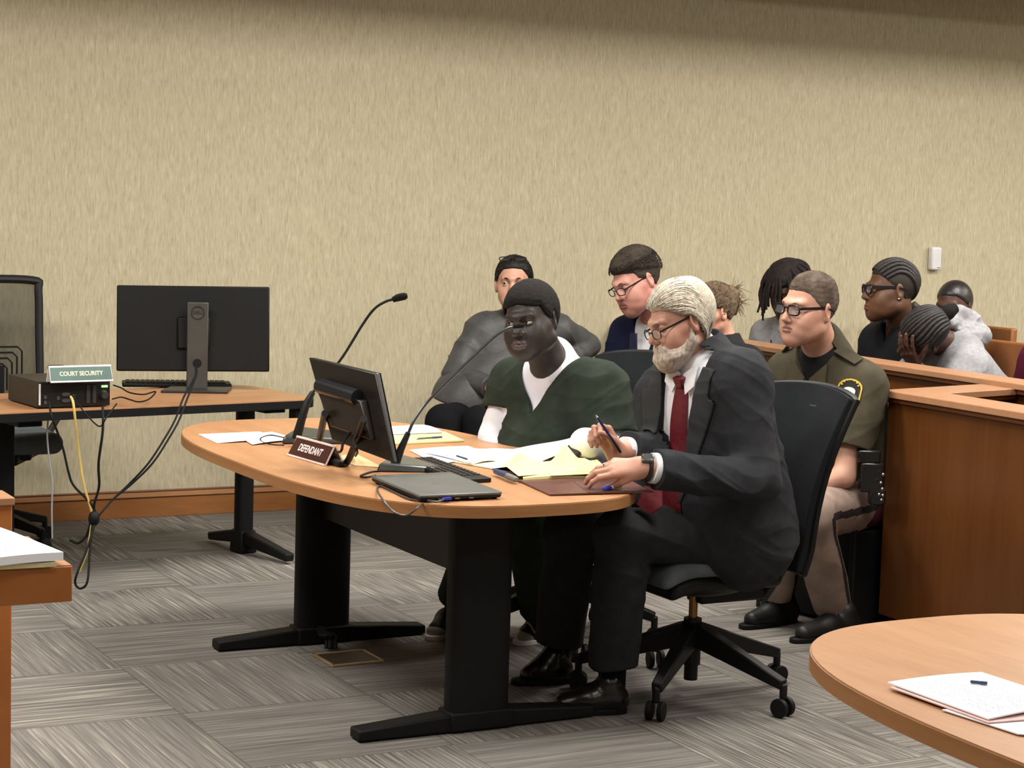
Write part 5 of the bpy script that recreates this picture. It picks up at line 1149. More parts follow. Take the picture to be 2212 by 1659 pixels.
# ================================================================== uniformed deputy
def uniformed_man():
    hd = Head(Wd(1748, 666, 7.2), 126, -1, -3, 1.09, jaw=1.02, fat=.003, nosew=1.0, nose=1.12, lip=.75, mw=1.05, open=.0040, chin=.002)
    J = dict(neck=Wd(1776, 752, 7.30), shL=Wd(1868, 834, 7.16), shR=Wd(1706, 806, 7.46), elL=Wd(1822, 1030, 7.06), wrL=Wd(1712, 1066, 6.90), elR=Wd(1690, 980, 7.52), wrR=Wd(1650, 1070, 7.32),
             hipL=Wd(1856, 1085, 7.38), hipR=Wd(1830, 1080, 7.62), knL=Wd(1752, 1112, 6.83), knR=Wd(1700, 1110, 7.13), anL=Wd(1800, 1318, 7.10), anR=Wd(1672, 1292, 7.26))
    B = Body(J, hd, 1.08, 1.08); sk = skin('fair_pink_skin', (194, 150, 130), (176, 128, 108), (152, 104, 94), .5)
    wl = B.J['wrL']; hc = hand_caps(wl, V3(-.8, -.3, -.2), V3(0, -.2, 1), [(30, 40, 25)] * 4, mirror=1)
    B.make('uniformed officer in olive shirt and dark framed glasses sitting behind the black chair', sk, .0034, [(hand_sdf(hc, wl, None), wl + V3(-.07, -.03, -.02))])
    hd.eye_objs(B.root, B.W0, M_irisb, gaze=(5, 0)); hb = pm('brown_grey_hair', (70, 56, 48), .85, .2, c2=(98, 86, 76), ns=30, bump=.8, bs=350, bd=.004); hd.brows(B.root, B.W0, pm('brown_brow', (84, 60, 48), .8), .0036)
    hd.hair('hair', B.root, B.W0, hb, [(0, .066), (25, .064), (40, .056), (52, .040), (64, .020), (80, .008), (92, .006), (104, -.020), (125, -.05), (180, -.075)], t=lambda q: .003 + .008 * np.clip((q[:, 2] - .06) / .04, 0, 1), nf=lambda q: .0010 * wav(q, 300))
    hd.glasses(B.root, B.W0, pm('black_frame', (22, 18, 24), .3, .5), y=.108, z=-.001, w=.0245, hh=.0165, n=3.0, r=.0029)
    lf, up, fw = B.lf, B.up, B.fw; ol = pm('olive_shirt', (72, 66, 52), .85, .15, c2=(62, 57, 45), ns=14, bump=.2, bs=800)
    T1 = B.torso(.022, belly=.012); cone = s_cap(B.J['neck'] - up * .06, B.J['neck'] + up * .030, .090, .078); nk = s_cap(hd.w((0, -.02, -.06)), J['neck'], .062, .068); slv = {}
    for q in 'LR': s_, e_ = B.J['sh' + q], B.J['el' + q]; slv[q] = s_cap(s_, s_ + (e_ - s_) * .70, .090, .088)
    def sh0(P):
        d = smin(T1(P), cone(P), .03)
        for q in 'LR': d = smin(d, slv[q](P), .03)
        return d + folds(P, 18, .009, nrm(lf * .7 + up * .6), 2) + folds(P, 44, .003, up, 1)
    def sh(P):
        x, y, z = B.local(P); d = smax(shell(sh0, .020)(P), -nk(P), .006); d = np.where((y > 0) & (z > -.06), smax(d, (z + .04) * .50 - np.abs(x), .005), d)
        for q in 'LR': d = limb_cut(B.J, q, d, P, .70, slv[q](P) < .03)
        return d
    B.cloth('uniform_shirt', sh, ol, .005, keys=['neck', 'shL', 'shR', 'elL', 'elR', 'hipL', 'hipR'], pad=.24)
    def onf(x, z, off, y0=.45, f=sh0, dirv=None, p=None):
        dv = fw if dirv is None else dirv; p = B.ch + lf * x + up * z + dv * y0 if p is None else p
        for _ in range(60):
            d = float(f(p[None])[0]) - off
            if abs(d) < 4e-4: break
            p = p - dv * d * .7
        return p
    m = MB()
    for sx in (-1, 1):
        a, b, c_, d_ = onf(sx * .012, .050, .006), onf(sx * .085, .110, .010), onf(sx * .098, .035, .008), onf(sx * .052, -.020, .010)
        m.grid(lambda u, v: (a * (1 - u) + b * u) * (1 - v) + (d_ * (1 - u) + c_ * u) * v + up * 0, 6, 6, .004 * sx)
    m.build('collar', pm('olive_collar', (82, 74, 58), .85, .15), B.root, world=B.W0)
    T0 = B.torso(.008); B.cloth('undershirt', lambda P: np.maximum(smax(shell(U([T0, s_cap(B.J['neck'] - up * .06, B.J['neck'] + up * .015, .078, .068)], .03), .02)(P), -nk(P), .006), -(B.local(P)[2] + .22)), pm('black_tee', (20, 20, 22), .9), .0045, keys=['neck', 'shL', 'shR'], pad=.2)
    for sx in (-1, 1):   # epaulets and pocket flaps
        a = onf(sx * .10, .0, .004, f=sh0, dirv=up, p=B.ch + lf * sx * .09 + up * .25); b = onf(0, 0, .004, f=sh0, dirv=up, p=B.ch + lf * sx * .185 + up * .22)
        MB().grid(lambda u, v: a * (1 - u) + b * u + fw * (v - .5) * .05, 6, 3, .005).build('epaulet', ol, B.root, world=B.W0)
    # shoulder patch on the near sleeve
    s_, e_ = B.J['shL'], B.J['elL']; dd = nrm(e_ - s_); cP = Wd(1828, 868, 6.6); cP = s_ + dd * .055; vn = nrm(V3(-.42, -1, .10)); vn = nrm(vn - dd * (vn @ dd)); px_ = nrm(np.cross(dd, vn)); px_ = px_ if px_[0] > 0 else -px_; cP = cP - px_ * .034
    surf = lambda p, off: onf(0, 0, off, f=sh0, dirv=vn, p=p + vn * .2)
    def patch(w, h, off, col, nm, par, z0=0.0):
        out = []
        for k in range(9): t = math.pi * k / 8; out.append((w * math.cos(t), -h * .35 - h * .55 * math.sin(t)))
        out += [(-w, h * .55), (-w * .6, h * .85), (0, h), (w * .6, h * .85), (w, h * .55)]
        m = MB(); P_ = [surf(cP + px_ * a + dd * (b + z0), off) for a, b in out]; cc_ = surf(cP + dd * z0, off + .001); m.add(P_ + [cc_], [(i, (i + 1) % len(P_), len(P_)) for i in range(len(P_))]); return m.build(nm, col, par, world=B.W0, ang=0)
    yel = pm('patch_yellow', (214, 180, 62), .7); pt = patch(.048, .058, .0045, yel, 'shoulder_patch', B.root); patch(.042, .051, .0060, pm('patch_black', (26, 24, 22), .8), 'patch_field', pt); patch(.026, .026, .0075, pm('patch_white', (214, 214, 204), .8), 'patch_emblem', pt, .004)
    m = MB()
    for k in range(7):
        t = R_(200 + 140 * k / 6) ; a, b = .034 * math.cos(t), -.018 + .030 * math.sin(t); p = surf(cP + px_ * a + dd * b, .0072); m.box(p, (.006, .006, .002), frame(vn, px_))
    m.build('patch_letters', yel, pt, world=B.W0)
    p = onf(.085, -.105, .012); MB().ball(p, (.024, .008, .030), np.stack([lf, fw, up], 1)).build('badge', pm('silver_badge', (200, 196, 190), .2, .6, 1.0), B.root, world=B.W0)
    tan = pm('tan_trousers', (156, 136, 126), .9, .12, c2=(136, 118, 108), ns=16, bump=.2, bs=800); stp = pm('brown_black_stripe', (34, 28, 26), .9)
    for q in 'LR':
        f = B.leg(q, .020, b=.062, c=.052); kn, an, hp = B.J['kn' + q], B.J['an' + q], B.J['hip' + q]; dd2 = nrm(an - kn); L = np.linalg.norm(an - kn)
        ff = lambda P, f=f, kn=kn, dd2=dd2, L=L: np.maximum(f(P) + folds(P, 24, .010, V3(.8, .3, .5), 2) * (.5 + np.exp(-(L2(P - kn) / .18) ** 2)), (P - kn) @ dd2 - L * .94)
        sd = nrm(np.cross(nrm(kn - hp), V3(0, 0, 1))); sd = sd if sd[1] < 0 else -sd
        def pt_(C, hp=hp, kn=kn, an=an, sd=sd):
            out = np.zeros(len(C), np.int32)
            for a, b in ((hp, kn), (kn, an)):
                ab = b - a; t = np.clip((C - a) @ ab / (ab @ ab), 0, 1); r = C - a - t[:, None] * ab; w_ = np.cross(nrm(ab), sd); s2 = nrm(sd - nrm(ab) * (sd @ nrm(ab))); out |= ((np.abs(r @ w_) < .014) & (r @ s2 > 0) & (t > 0) & (t < 1)).astype(np.int32)
            return out
        B.cloth('trouser_leg', ff, [tan, stp], .006, keys=['hip' + q, 'kn' + q, 'an' + q], pad=.14, paint=pt_)
    bt = pm('black_duty_shoe', (22, 22, 23), .5, .4, bump=.2, bs=120)
    for q, toe, heel in (('L', Wz(1722, 1388, 0), Wz(1838, 1372, 0)), ('R', Wz(1612, 1358, 0), Wz(1706, 1344, 0))):
        o = shoe(B, q, toe, heel, bt, 'duty_shoe'); an = B.J['an' + q]; MB().tube([an + V3(0, 0, .06), an - V3(0, 0, .06)], [.058, .05], 16).build('boot_shaft', bt, o, world=B.W0)
        m = MB(); d = nrm(toe - heel); x = V3(-d[1], d[0], 0); b_ = heel + (toe - heel) * .45
        for k in range(4): p = b_ + d * (k * .022 - .03); m.tube([p + x * .032 + V3(0, 0, .062), p + V3(0, 0, .094 - k * .007), p - x * .032 + V3(0, 0, .062)], .003, 6, 5)
        m.build('lace', M_gry, o, world=B.W0)
    # duty belt with its pouches
    pc = B.pel + up * .10; m = MB(); m.tube([pc + lf * .205 * math.cos(t) + fw * (.155 * math.sin(t) + .005) for t in np.linspace(0, 2 * math.pi, 29)[:-1]], .016, 8, closed=True); bl = m.build('duty_belt', M_blk, B.root, world=B.W0)
    for k, (px, py, sx, sz) in enumerate(((1876, 985, .085, .05), (1882, 1030, .085, .11), (1894, 1072, .06, .06))):
        c_ = Wd(px, py, 7.04); MB().box(c_, (sx, .05, sz)).build('pouch', pm('black_leather', (20, 19, 20), .25), bl, world=B.W0, bev=.008)
    m = MB()
    for px, py in ((1908, 1025), (1903, 1043), (1906, 1056), (1899, 1068), (1907, 1070), (1904, 1080)): m.ball(Wd(px, py, 6.98), .006, None, 8, 6)
    m.build('keys', M_chr, bl, world=B.W0)
    return B
dep = uniformed_man(); task = guest_chair('dark maroon guest chair with solid black base under the uniformed officer', dep.pel * V3(1, 1, 0) + dep.fw * V3(.03, .03, 0), math.atan2(dep.fw[1], dep.fw[0])); MB().box((0, -.02, .19), (.46, .44, .36)).build('base_panel', M_blk, task, bev=.01)
# ================================================================== the people along the wall and in the gallery
def plain_jacket(B, mat, name='jacket', g=.028, h=.007, fold=.008, sl=.020, open_=None, neckr=.072, armr=(.058, .044, .038), frq=18, paint=None, th=.022, hemcut=None, nkz=.10):
    jt = B.torso(g); J = B.J; up, lf = B.up, B.lf; sls = {q: B.arm(q, sl, a=armr[0], b=armr[1], c=armr[2]) for q in 'LR'}; nk = s_cap(J['neck'] - up * .03, J['neck'] + up * .16, neckr, neckr + .02)
    cone = s_cap(J['neck'] - up * .06, J['neck'] + up * .03, .088, .074)
    def f0(P):
        d = smin(jt(P), cone(P), .04)
        for q in 'LR': d = smin(d, sls[q](P) + folds(P, 44, fold * .8, nrm(V3(.5, .2, .8)), 3), .03)
        return d + folds(P, frq, fold, nrm(lf * .6 + up), 1)
    def f(P):
        d = smax(shell(f0, th)(P), -nk(P), .008)
        if open_ is not None: x, y, z = B.local(P); d = np.where(y > 0, smax(d, open_(z) - np.abs(x), .006), d)
        for q in 'LR': d = limb_cut(J, q, d, P, .95, (sls[q](P) < .03) & (L2(P - J['wr' + q]) < .15), 'el')
        return d
    B.f0 = f0; return B.cloth(name, f, mat, h, keys=['neck', 'shL', 'shR', 'elL', 'elR', 'wrL', 'wrR', 'hipL', 'hipR'], pad=.24, paint=paint)
def plain_trousers(B, mat, h=.009, c=.055):
    for q in 'LR':
        f = B.leg(q, .020, c=c); B.cloth('trouser_leg', lambda P, f=f: f(P) + folds(P, 24, .007, V3(.3, .3, 1), 2), mat, h, keys=['hip' + q, 'kn' + q, 'an' + q], pad=.13)
def shoes(B, mat, name='shoe', dirv=None):
    for q in 'LR':
        an = B.J['an' + q]; d = nrm((dirv if dirv is not None else B.fw) * V3(1, 1, 0)); hl = an * V3(1, 1, 0) - d * .05; shoe(B, q, hl + d * .21, hl, mat, name, h=.007)
def seated(neck, left, fw, wid=.38, seat=.53, back=.05, lean=0.0, dn=.075):
    """joints of an upright seated figure from its neck base; fw = facing"""
    fw = nrm(fw); lf = nrm(np.cross(V3(0, 0, 1), fw)); c = neck - V3(0, 0, dn) - fw * .0; pel = V3(*(neck - fw * (back + lean))[:2], seat); J = dict(neck=neck)
    for q, s_ in (('L', 1), ('R', -1)):
        J['sh' + q] = c + lf * s_ * wid / 2; J['hip' + q] = pel + lf * s_ * .09; J['kn' + q] = pel + fw * .42 + lf * s_ * .13 + V3(0, 0, .0); J['an' + q] = J['kn' + q] * V3(1, 1, 0) + V3(0, 0, .10) + fw * .03
        J['el' + q] = J['sh' + q] - V3(0, 0, .27) + fw * .06 + lf * s_ * .04; J['wr' + q] = J['el' + q] + fw * .20 - lf * s_ * .10 - V3(0, 0, .06)
    return J, fw, lf
def simple_hands(B, names='LR', curl=(20, 30, 20), dirs=None):
    out = []
    for q in names:
        wr = B.J['wr' + q]; f = nrm(wr - B.J['el' + q]) if dirs is None else dirs[q]; b = nrm(V3(0, 0, 1) + B.fw * .3) if abs(f[2]) < .8 else B.fw
        hc = hand_caps(wr, f, b, [curl] * 4, mirror=1 if q == 'L' else -1); out.append((hand_sdf(hc, wr, None), wr + nrm(f) * .08))
    return out
blk_hair = pm('black_hair', (20, 18, 18), .6, .35, c2=(34, 30, 28), ns=40, bump=.6, bs=200)

def woman_grey():
    hd = Head(Wd(1110, 612, 9.2), 176, 2, 2, 1.06, jaw=.94, open=.0045, lip=.9); J, fw, lf = seated(Wd(1118, 700, 9.25), None, V3(.05, -1, 0), .36)
    J.update(shR=Wd(1035, 716, 9.22), shL=Wd(1205, 712, 9.30), elR=Wd(985, 812, 9.12), wrR=Wd(1062, 842, 8.95), elL=Wd(1268, 745, 9.48), wrL=Wd(1205, 800, 9.2), hipR=Wd(1030, 905, 9.2), hipL=Wd(1110, 905, 9.22), knR=Wd(958, 912, 8.80), knL=Wd(1035, 915, 8.80), anR=Wd(965, 1130, 8.72), anL=Wd(1040, 1130, 8.72))
    B = Body(J, hd, .98, 1.0); B.make('woman in a grey jacket with glasses pushed up on her head, arm over the rail', skin('olive_skin', (198, 152, 130), (180, 128, 106), (150, 90, 84)), .005, simple_hands(B)); hd.eye_objs(B.root, B.W0, gaze=(-22, 0)); hd.brows(B.root, B.W0, blk_hair, .004)
    ln = [(0, .070), (30, .066), (50, .040), (70, .012), (85, .012), (95, -.01), (120, -.05), (180, -.07)]; hr = hd.hair('hair', B.root, B.W0, blk_hair, ln, t=.010, h=.004)
    hd.strands('hair_strands', hr, B.W0, blk_hair, hd.scalp(1600, ln, 3), lambda q, t: np.stack([0 * q[:, 0], -1 + 0 * q[:, 0], -.2 - 4 * np.abs(q[:, 0])], 1), n=10, ds=.009, r=.0011, off=(.009, .012), wob=.04)
    hd.glasses(B.root, B.W0, pm('black_frame', (22, 18, 24)), y=.066, z=.108, w=.027, hh=.014, r=.0022, tilt=-50, temple=False)
    jk = pm('grey_leather_jacket', (78, 78, 79), .5, .35, c2=(56, 56, 58), ns=10, bump=.4, bs=60, lo=.3, hi=.7)
    plain_jacket(B, jk, fold=.012, g=.024, open_=None, frq=16)
    sk_ = U([s_cap(B.pel + B.up * .24, B.pel + B.up * .05 - B.lf * .13 + V3(0, -.06, 0), .15, .20), s_cap(B.pel + B.up * .24, B.pel + B.up * .05 + B.lf * .05 + V3(0, -.06, 0), .15, .20)], .05); B.cloth('jacket_hem', lambda P: smax(sk_(P) + folds(P, 20, .012, B.lf, 1), (B.pel[2] + .10 + .03 * np.sin(P[:, 0] * 9)) - P[:, 2], .01), jk, .008, lo=B.pel - .35, hi=B.pel + .4)
    plain_trousers(B, pm('black_trousers', (22, 22, 25), .9, .1)); shoes(B, M_blkp); return B
wg = woman_grey(); guest_chair('dark guest chair under the woman in the grey jacket', wg.pel * V3(1, 1, 0), R_(-92))

def man_navy():
    hd = Head(Wd(1374, 605, 8.9), 124, -24, 7, 1.16, jaw=1.04, fat=.006, open=.0015, lip=.9); J, fw, lf = seated(Wd(1422, 694, 9.0), None, V3(-.75, -.66, 0), .40, lean=.04)
    B = Body(J, hd, 1.05, 1.05); B.make('young man in navy suit looking down through glasses, seated by the rail', skin('rosy_skin', (198, 148, 132), (186, 124, 112), (164, 100, 92)), .0045, simple_hands(B)); hd.eye_objs(B.root, B.W0, gaze=(0, -20))
    hb = pm('dark_brown_hair', (66, 58, 50), .85, .2, c2=(50, 43, 38), ns=20, bump=.7, bs=260); hd.brows(B.root, B.W0, hb, .0038)
    ln = [(0, .060), (25, .056), (42, .050), (52, .046), (60, .020), (76, .010), (92, .004), (104, -.02), (125, -.05), (180, -.075)]; hr = hd.hair('hair', B.root, B.W0, hb, ln, t=lambda q: .007 + .012 * np.clip((q[:, 2] - .05) / .04, 0, 1), nf=lambda q: .001 * wav(q, 200), h=.004)
    hd.strands('hair_strands', hr, B.W0, hb, hd.scalp(2200, [(0, .064), (60, .055), (120, .03), (180, 0)], 3), lambda q, t: np.stack([0 * q[:, 0] + .3, 1 + 0 * q[:, 0], 0 * q[:, 0]], 1), n=5, ds=.004, r=.0011, off=(.016, .020), wob=.15, seg=3)
    hd.glasses(B.root, B.W0, pm('dark_frame_thin', (30, 28, 32), .3), y=.110, z=-.006, w=.023, hh=.015, r=.0018)
    plain_jacket(B, pm('navy_suit', (30, 34, 62), .85, .15), g=.028, open_=lambda z: np.interp(z, [-.3, -.05, .1], [.01, .045, .08]))
    T0 = U([B.torso(.010), s_cap(B.J['neck'] - B.up * .05, B.J['neck'] + B.up * .035, .078, .066)], .03); nk = s_cap(hd.w((0, -.02, -.06)), J['neck'], .060, .062); wsh = pm('white_shirt', (236, 236, 242)); B.cloth('shirt', lambda P: np.maximum(shell(T0, .014)(P), -nk(P)), wsh, .006, keys=['neck', 'shL', 'shR'], pad=.2)
    c = B.ch + B.fw * .145; m = MB(); m.grid(lambda u, v: c + B.up * (.05 - .32 * v) + B.lf * (u - .5) * (.035 + .03 * v) + B.fw * (.0 + .02 * math.sin(3 * v)), 3, 8, .012); m.build('necktie', pm('navy_tie', (28, 32, 60), .5), B.root, world=B.W0)
    plain_trousers(B, MATS['navy_suit']); shoes(B, M_blkp); return B
mn = man_navy(); guest_chair('dark guest chair under the young man in the navy suit', mn.pel * V3(1, 1, 0), math.atan2(mn.fw[1], mn.fw[0]))

def woman_bun():
    hd = Head(Wd(1538, 672, 8.55), 118, -12, 0, .98, jaw=.9, open=.003); J, fw, lf = seated(Wd(1560, 742, 8.6), None, V3(-.8, -.6, 0), .34)
    B = Body(J, hd, .92, .95); B.make('woman with messy light brown bun, mostly hidden behind the grey haired man', skin('fair_skin', (224, 176, 150), (206, 150, 126), (180, 110, 100)), .005, simple_hands(B)); hd.eye_objs(B.root, B.W0)
    hm = hair_mat('brown_blond_hair', (120, 98, 72), (66, 52, 42), (20, 6, 20), .6); hd.brows(B.root, B.W0, hm)
    ln = [(0, .058), (40, .045), (60, .030), (80, .018), (95, -.010), (125, -.05), (180, -.07)]; hr = hd.hair('hair', B.root, B.W0, hm, ln, t=.012, h=.004, extra=lambda q, d: smin(d, smin(s_ell((0, -.105, .055), (.045, .045, .042))(q) + .004 * wav(q, 90), s_ell((0, -.115, .005), (.03, .03, .05))(q) + .004 * wav(q, 90), .03), .02))
    hd.strands('hair_strands', hr, B.W0, hm, hd.scalp(2200, ln, 3), lambda q, t: np.stack([-q[:, 0] * 3, -1 + 0 * q[:, 0], .35 + 0 * q[:, 0]], 1), n=12, ds=.009, r=.0012, off=(.011, .016), wob=.14)
    rs = np.random.RandomState(7); m = MB()
    for k in range(70):
        a = V3(rs.uniform(-.03, .03), -.12 + rs.uniform(-.03, .02), rs.uniform(.0, .09)); d = nrm(V3(rs.randn() * .5, -.5 + rs.randn() * .5, .6 * rs.randn() + (.5 if k % 3 == 0 else -.9))); L = rs.uniform(.03, .075); m.tube([hd.w(a), hd.w(a + d * L * .5), hd.w(a + d * L + V3(0, -.008, -.012 if k % 3 else .004))], [.0022, .0015, .0005], 5, 3)
    m.build('loose_strands', hm, hr, world=B.W0)
    plain_jacket(B, pm('dark_coat', (38, 38, 40), .9, .15), g=.020, neckr=.066); plain_trousers(B, pm('black_trousers', (22, 22, 25))); shoes(B, M_blkp); return B
wb = woman_bun(); guest_chair('dark guest chair under the woman with the messy bun', wb.pel * V3(1, 1, 0), math.atan2(wb.fw[1], wb.fw[0]))

hood_grey = pm('heather_grey_fleece', (156, 156, 160), .95, .1, c2=(140, 140, 145), ns=60, bump=.35, bs=300)
def person_dreads():
    hd = Head(Wd(1702, 624, 9.75), 135, -28, 4, 1.12, open=.001, nosew=1.2, lip=1.2); J, fw, lf = seated(Wd(1716, 702, 9.85), None, V3(-.8, -.6, 0), .40, lean=.06)
    B = Body(J, hd, 1.0, 1.05); B.make('person with hanging black locs and pale grey zip hoodie behind the rail', skin('deep_brown_skin', (84, 56, 46), (68, 44, 38), (84, 50, 48)), .005, simple_hands(B)); hd.eye_objs(B.root, B.W0); dm = pm('dark_locs', (26, 21, 20), .8, .25, c2=(40, 32, 30), ns=60, bump=.8, bs=200)
    hr = hd.hair('hair', B.root, B.W0, dm, [(0, .055), (40, .045), (60, .02), (90, 0), (120, -.05), (180, -.08)], t=.018, h=.004, nf=lambda q: .003 * wav(q, 90))
    rs = np.random.RandomState(3); up = V3(0, 0, 1); k = 0
    for i in range(46):
        az = rs.uniform(-165, 165); a0 = R_(az); el = rs.uniform(.25, 1.0); st = V3(math.sin(a0) * .06 * el, math.cos(a0) * .075 * el - .012, .125 - .04 * el ** 2); out = V3(math.sin(a0) * .108, math.cos(a0) * .118 - .012, rs.uniform(.03, .06)); p0, p1 = hd.w(st), hd.w(out); L = rs.uniform(.09, .16) * (1 if abs(az) > 25 else .7)
        m = MB(); m.tube([p0, (p0 + p1) / 2 + up * .018, p1, p1 - up * L * .55 + V3(rs.randn() * .006, rs.randn() * .006, 0), p1 - up * L + V3(rs.randn() * .01, rs.randn() * .01, 0)], [.008, .008, .0075, .007, .005], 7, 4); m.build('loc', dm, hr, world=B.W0)
    plain_jacket(B, hood_grey, 'hoodie', g=.032, fold=.012); m = MB(); c = B.J['neck'] - B.up * .01
    hf = lambda P: (lambda q, y: np.sqrt((np.sqrt(((P - c) @ lf_) ** 2 / 1.3 + ((P - c) @ fw_ + .03) ** 2) - .105) ** 2 + ((P - c) @ B.up + .0) ** 2) - .036 + folds(P, 30, .007, None, 2))(0, 0); lf_, fw_ = B.lf, B.fw; B.cloth('hood', hf, hood_grey, .006, lo=c - .2, hi=c + .2)
    MB().tube([B.ch + B.fw * .155 + B.up * .04, B.ch + B.fw * .165 - B.up * .08, B.ch + B.fw * .165 - B.up * .2], .004, 6, 4).build('zipper', pm('dark_zip', (50, 50, 54)), B.root, world=B.W0)
    plain_trousers(B, pm('black_trousers', (22, 22, 25))); shoes(B, M_blkp); return B
pdr = person_dreads(); guest_chair('dark guest chair behind the rail under the person with locs', pdr.pel * V3(1, 1, 0), math.atan2(pdr.fw[1], pdr.fw[0]))
def person_braids():
    hd = Head(Wd(1925, 626, 9.1), 97, -2, 2, 1.17, jaw=1.04, fat=.006, nosew=1.1, nose=.9, lip=1.3, mw=1.2, chin=-.004, open=.004); J, fw, lf = seated(Wd(1950, 708, 9.2), None, V3(-.92, -.4, 0), .40)
    B = Body(J, hd, 1.02, 1.05); B.make('person in profile with braided cornrows, dark glasses and black shirt', skin('warm_brown_skin', (106, 74, 54), (86, 58, 42), (120, 72, 60)), .004, simple_hands(B)); hd.eye_objs(B.root, B.W0); bm = pm('braid_black', (30, 27, 27), .5, .4, c2=(46, 42, 41), ns=60, bump=.9, bs=260)
    ln = [(0, .066), (30, .062), (50, .046), (66, .026), (80, .018), (95, -.005), (120, -.045), (180, -.07)]; hr = hd.hair('hair', B.root, B.W0, pm('scalp_dark', (44, 34, 30), .7), ln, t=.004, h=.004)
    st = []
    for x in np.linspace(-.062, .062, 11): st.append((x, .070 - abs(x) * .55, .088 - abs(x) * .65))
    hd.strands('cornrow_braids', hr, B.W0, bm, np.array(st), lambda q, t: np.stack([q[:, 0] * .6, -1 + 0 * q[:, 0], .5 - 1.2 * np.clip((-q[:, 1] + .01) / .06, 0, 3)], 1), n=26, ds=.0098, r=.0088, off=(.0045, .0046), wob=0, seg=10, taper=.8)
    m = MB(); m.tube([hd.w((0, -.085, -.06)), hd.w((0, -.11, -.09)), hd.w((.0, -.10, -.13))], [.022, .028, .02], 10, 4); m.build('tied_braids', bm, hr, world=B.W0)
    for sx in (-1, 1): MB().ball(hd.w((sx * .083, -.004, -.036)), .0055).build('earring', pm('silver_ring', (230, 226, 216)), B.root, world=B.W0)
    hd.glasses(B.root, B.W0, pm('black_frame', (22, 18, 24)), y=.106, z=.004, w=.026, hh=.018, r=.004); hd.brows(B.root, B.W0, bm, .003)
    plain_jacket(B, pm('black_shirt', (30, 31, 36), .85, .15), 'shirt', g=.026, open_=lambda z: np.where(z > .0, (z - .0) * .5, -1)); plain_trousers(B, pm('black_trousers', (22, 22, 25))); shoes(B, M_blkp); return B
person_braids()
def person_back():
    hd = Head(Wd(2060, 662, 9.95), 140, -8, 0, 1.08, nosew=1.2, lip=1.2, open=.002); J, fw, lf = seated(Wd(2090, 740, 10.1), None, V3(-.8, -.6, 0), .40)
    B = Body(J, hd, 1.02, 1.05); B.make('person with slicked back black hair and black jacket, partly hidden by the grey hood', skin('deep_brown_skin', (84, 56, 46), (68, 44, 38), (84, 50, 48)), .005, simple_hands(B)); hd.eye_objs(B.root, B.W0)
    hr = hd.hair('hair', B.root, B.W0, pm('slick_black_hair', (30, 27, 28), .35, .5, c2=(40, 36, 36), bump=.4, bs=200), [(0, .068), (35, .062), (55, .044), (80, .016), (95, 0), (120, -.04), (180, -.07)], t=.006, h=.004, extra=lambda q, d: smin(d, s_ell((0, -.12, -.02), (.03, .03, .03))(q), .02))
    plain_jacket(B, pm('black_jacket', (26, 27, 32), .7, .3), g=.032, fold=.012); plain_trousers(B, pm('black_trousers', (22, 22, 25))); shoes(B, M_blkp); return B
person_back()
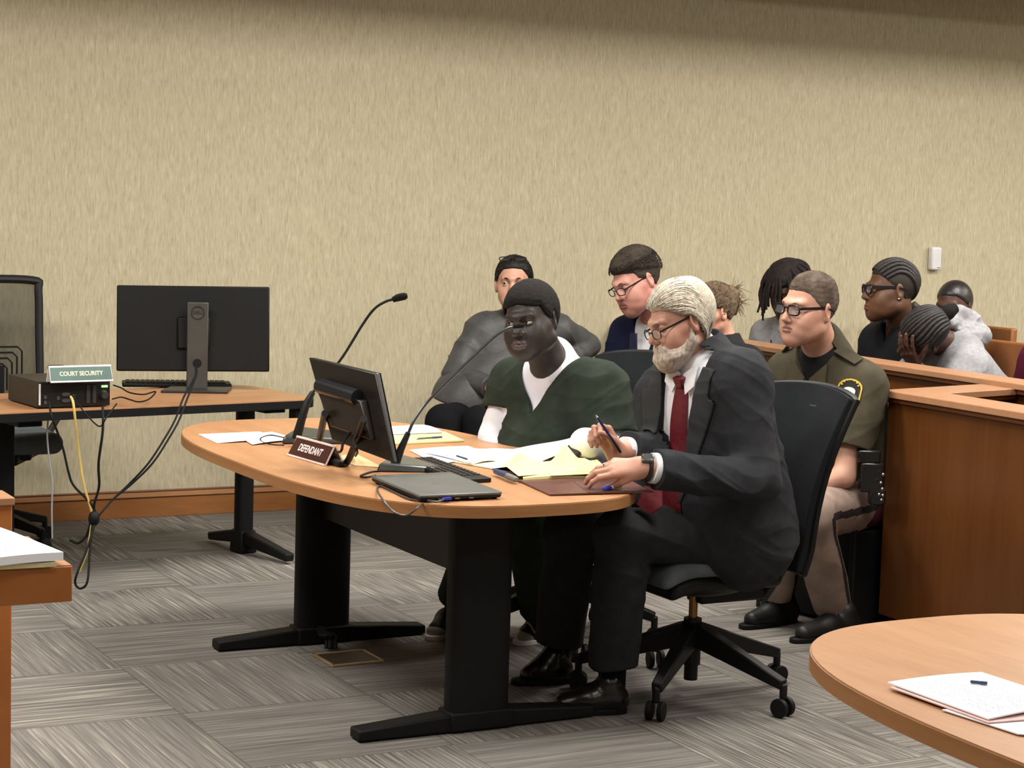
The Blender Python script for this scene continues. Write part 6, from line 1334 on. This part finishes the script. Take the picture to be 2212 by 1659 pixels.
def person_hood():
    F_ = nrm(V3(-.80, -.12, -.50)); U_ = V3(-.30, -.86, .50); U_ = nrm(U_ - F_ * (U_ @ F_)); hd = Head(Wd(1992, 722, 8.72), 0, 0, 0, 1.10, R=np.stack([np.cross(F_, U_), F_, U_], 1), nosew=1.1, open=.001); fwv = V3(-.86, -.5, 0); J = dict(neck=Wd(2066, 742, 8.90), shL=Wd(2090, 800, 8.72), shR=Wd(2040, 762, 9.04), elL=Wd(2040, 880, 8.60), wrL=Wd(1985, 840, 8.66), elR=Wd(1950, 850, 8.80), wrR=Wd(1975, 790, 8.70))
    pel = Wd(2172, 900, 8.88); pel[2] = .55; fw = nrm(fwv); lf = nrm(np.cross(V3(0, 0, 1), fw))
    for q, s_ in (('L', 1), ('R', -1)): J['hip' + q] = pel + lf * s_ * .09; J['kn' + q] = pel + fw * .34 + lf * s_ * .14; J['an' + q] = J['kn' + q] * V3(1, 1, 0) + V3(0, 0, .10) + fw * .0
    wr = J['wrR'] + V3(0, 0, 0); f = nrm(Wd(1936, 712, 8.55) - wr); hc = hand_caps(wr, f, V3(-.6, -.75, -.2), [(10, 18, 12), (8, 14, 10), (6, 14, 10), (10, 18, 12)], mirror=-1, spread=1.4, sc=1.05, thumb=(.7, .6, -.3, 10, 10)); B = Body(J, hd, 1.02, 1.05)
    B.make('person in light grey hoodie bowed forward with head resting in one hand', skin('deep_brown_skin', (84, 56, 46), (68, 44, 38), (84, 50, 48)), .004, [(hand_sdf(hc, wr, None), wr + f * .08)]); bm = pm('braid_black', (30, 27, 27), .5, .4); hd.eye_objs(B.root, B.W0)
    ln = [(0, .052), (40, .045), (60, .024), (85, .014), (98, -.01), (120, -.045), (180, -.07)]; hr = hd.hair('hair', B.root, B.W0, pm('scalp_black', (22, 20, 20), .7), ln, t=.012, h=.004)
    st = [(x, .072 - abs(x) * .5, .080 - abs(x) * .62) for x in np.linspace(-.066, .066, 13)]; hd.strands('cornrow_braids', hr, B.W0, bm, np.array(st), lambda q, t: np.stack([-q[:, 0] * 2.5, -1 + 0 * q[:, 0], .5 - 1.0 * np.clip((-q[:, 1]) / .07, 0, 3)], 1), n=22, ds=.009, r=.0075, off=(.011, .0115), wob=0, seg=9, taper=.8)
    m = MB(); m.tube([hd.w((0, -.095, .045)), hd.w((0, -.13, .055)), hd.w((.0, -.165, .05))], [.036, .036, .022], 12, 4); m.build('puff', pm('black_coily_hair', (24, 22, 21)), hr, world=B.W0)
    plain_jacket(B, hood_grey, 'hoodie', g=.036, fold=.011, sl=.024, neckr=.070)
    q0 = [Wd(2048, 698, 8.86), Wd(2072, 682, 8.92), Wd(2098, 694, 8.94), Wd(2118, 722, 8.92), Wd(2088, 742, 8.84)]; hc_ = U([s_cap(q0[i], q0[i + 1], .036, .040) for i in range(4)] + [s_ell(Wd(2086, 728, 8.90), (.08, .07, .06))], .04); B.cloth('hood', lambda P: hc_(P) + folds(P, 34, .013, None, 2) + folds(P, 80, .004, None, 1), hood_grey, .005, lo=np.min(q0, 0) - .1, hi=np.max(q0, 0) + .1)
    plain_trousers(B, pm('black_trousers', (22, 22, 25))); shoes(B, M_blkp); return B
person_hood()
def person_maroon():
    J, fw, lf = seated(Wd(2316, 748, 8.7), None, V3(-.9, -.45, 0), .42); hd = Head(J['neck'] + V3(-.04, -.02, .17), 115, -4, 0, 1.05); B = Body(J, hd, 1.05, 1.08)
    B.make('person in a maroon top, only the shoulder seen at the right edge', skin('deep_brown_skin', (84, 56, 46), (68, 44, 38), (84, 50, 48)), .006, simple_hands(B)); hd.eye_objs(B.root, B.W0); hd.hair('hair', B.root, B.W0, blk_hair, SHORT(), t=.01, h=.005)
    plain_jacket(B, pm('maroon_knit', (84, 22, 44), .9, .15), 'sweater', g=.03); plain_trousers(B, pm('black_trousers', (22, 22, 25))); shoes(B, M_blkp)
person_maroon()
pew(ra(7.2) + .58, 5.6, 7.48, 'cherry pew right behind the rail that the gallery visitors sit on', .98)
pew(ra(7.2) + 1.35, 7.70, 8.88, 'second cherry pew farther back, its top corner seen against the wall', .98)
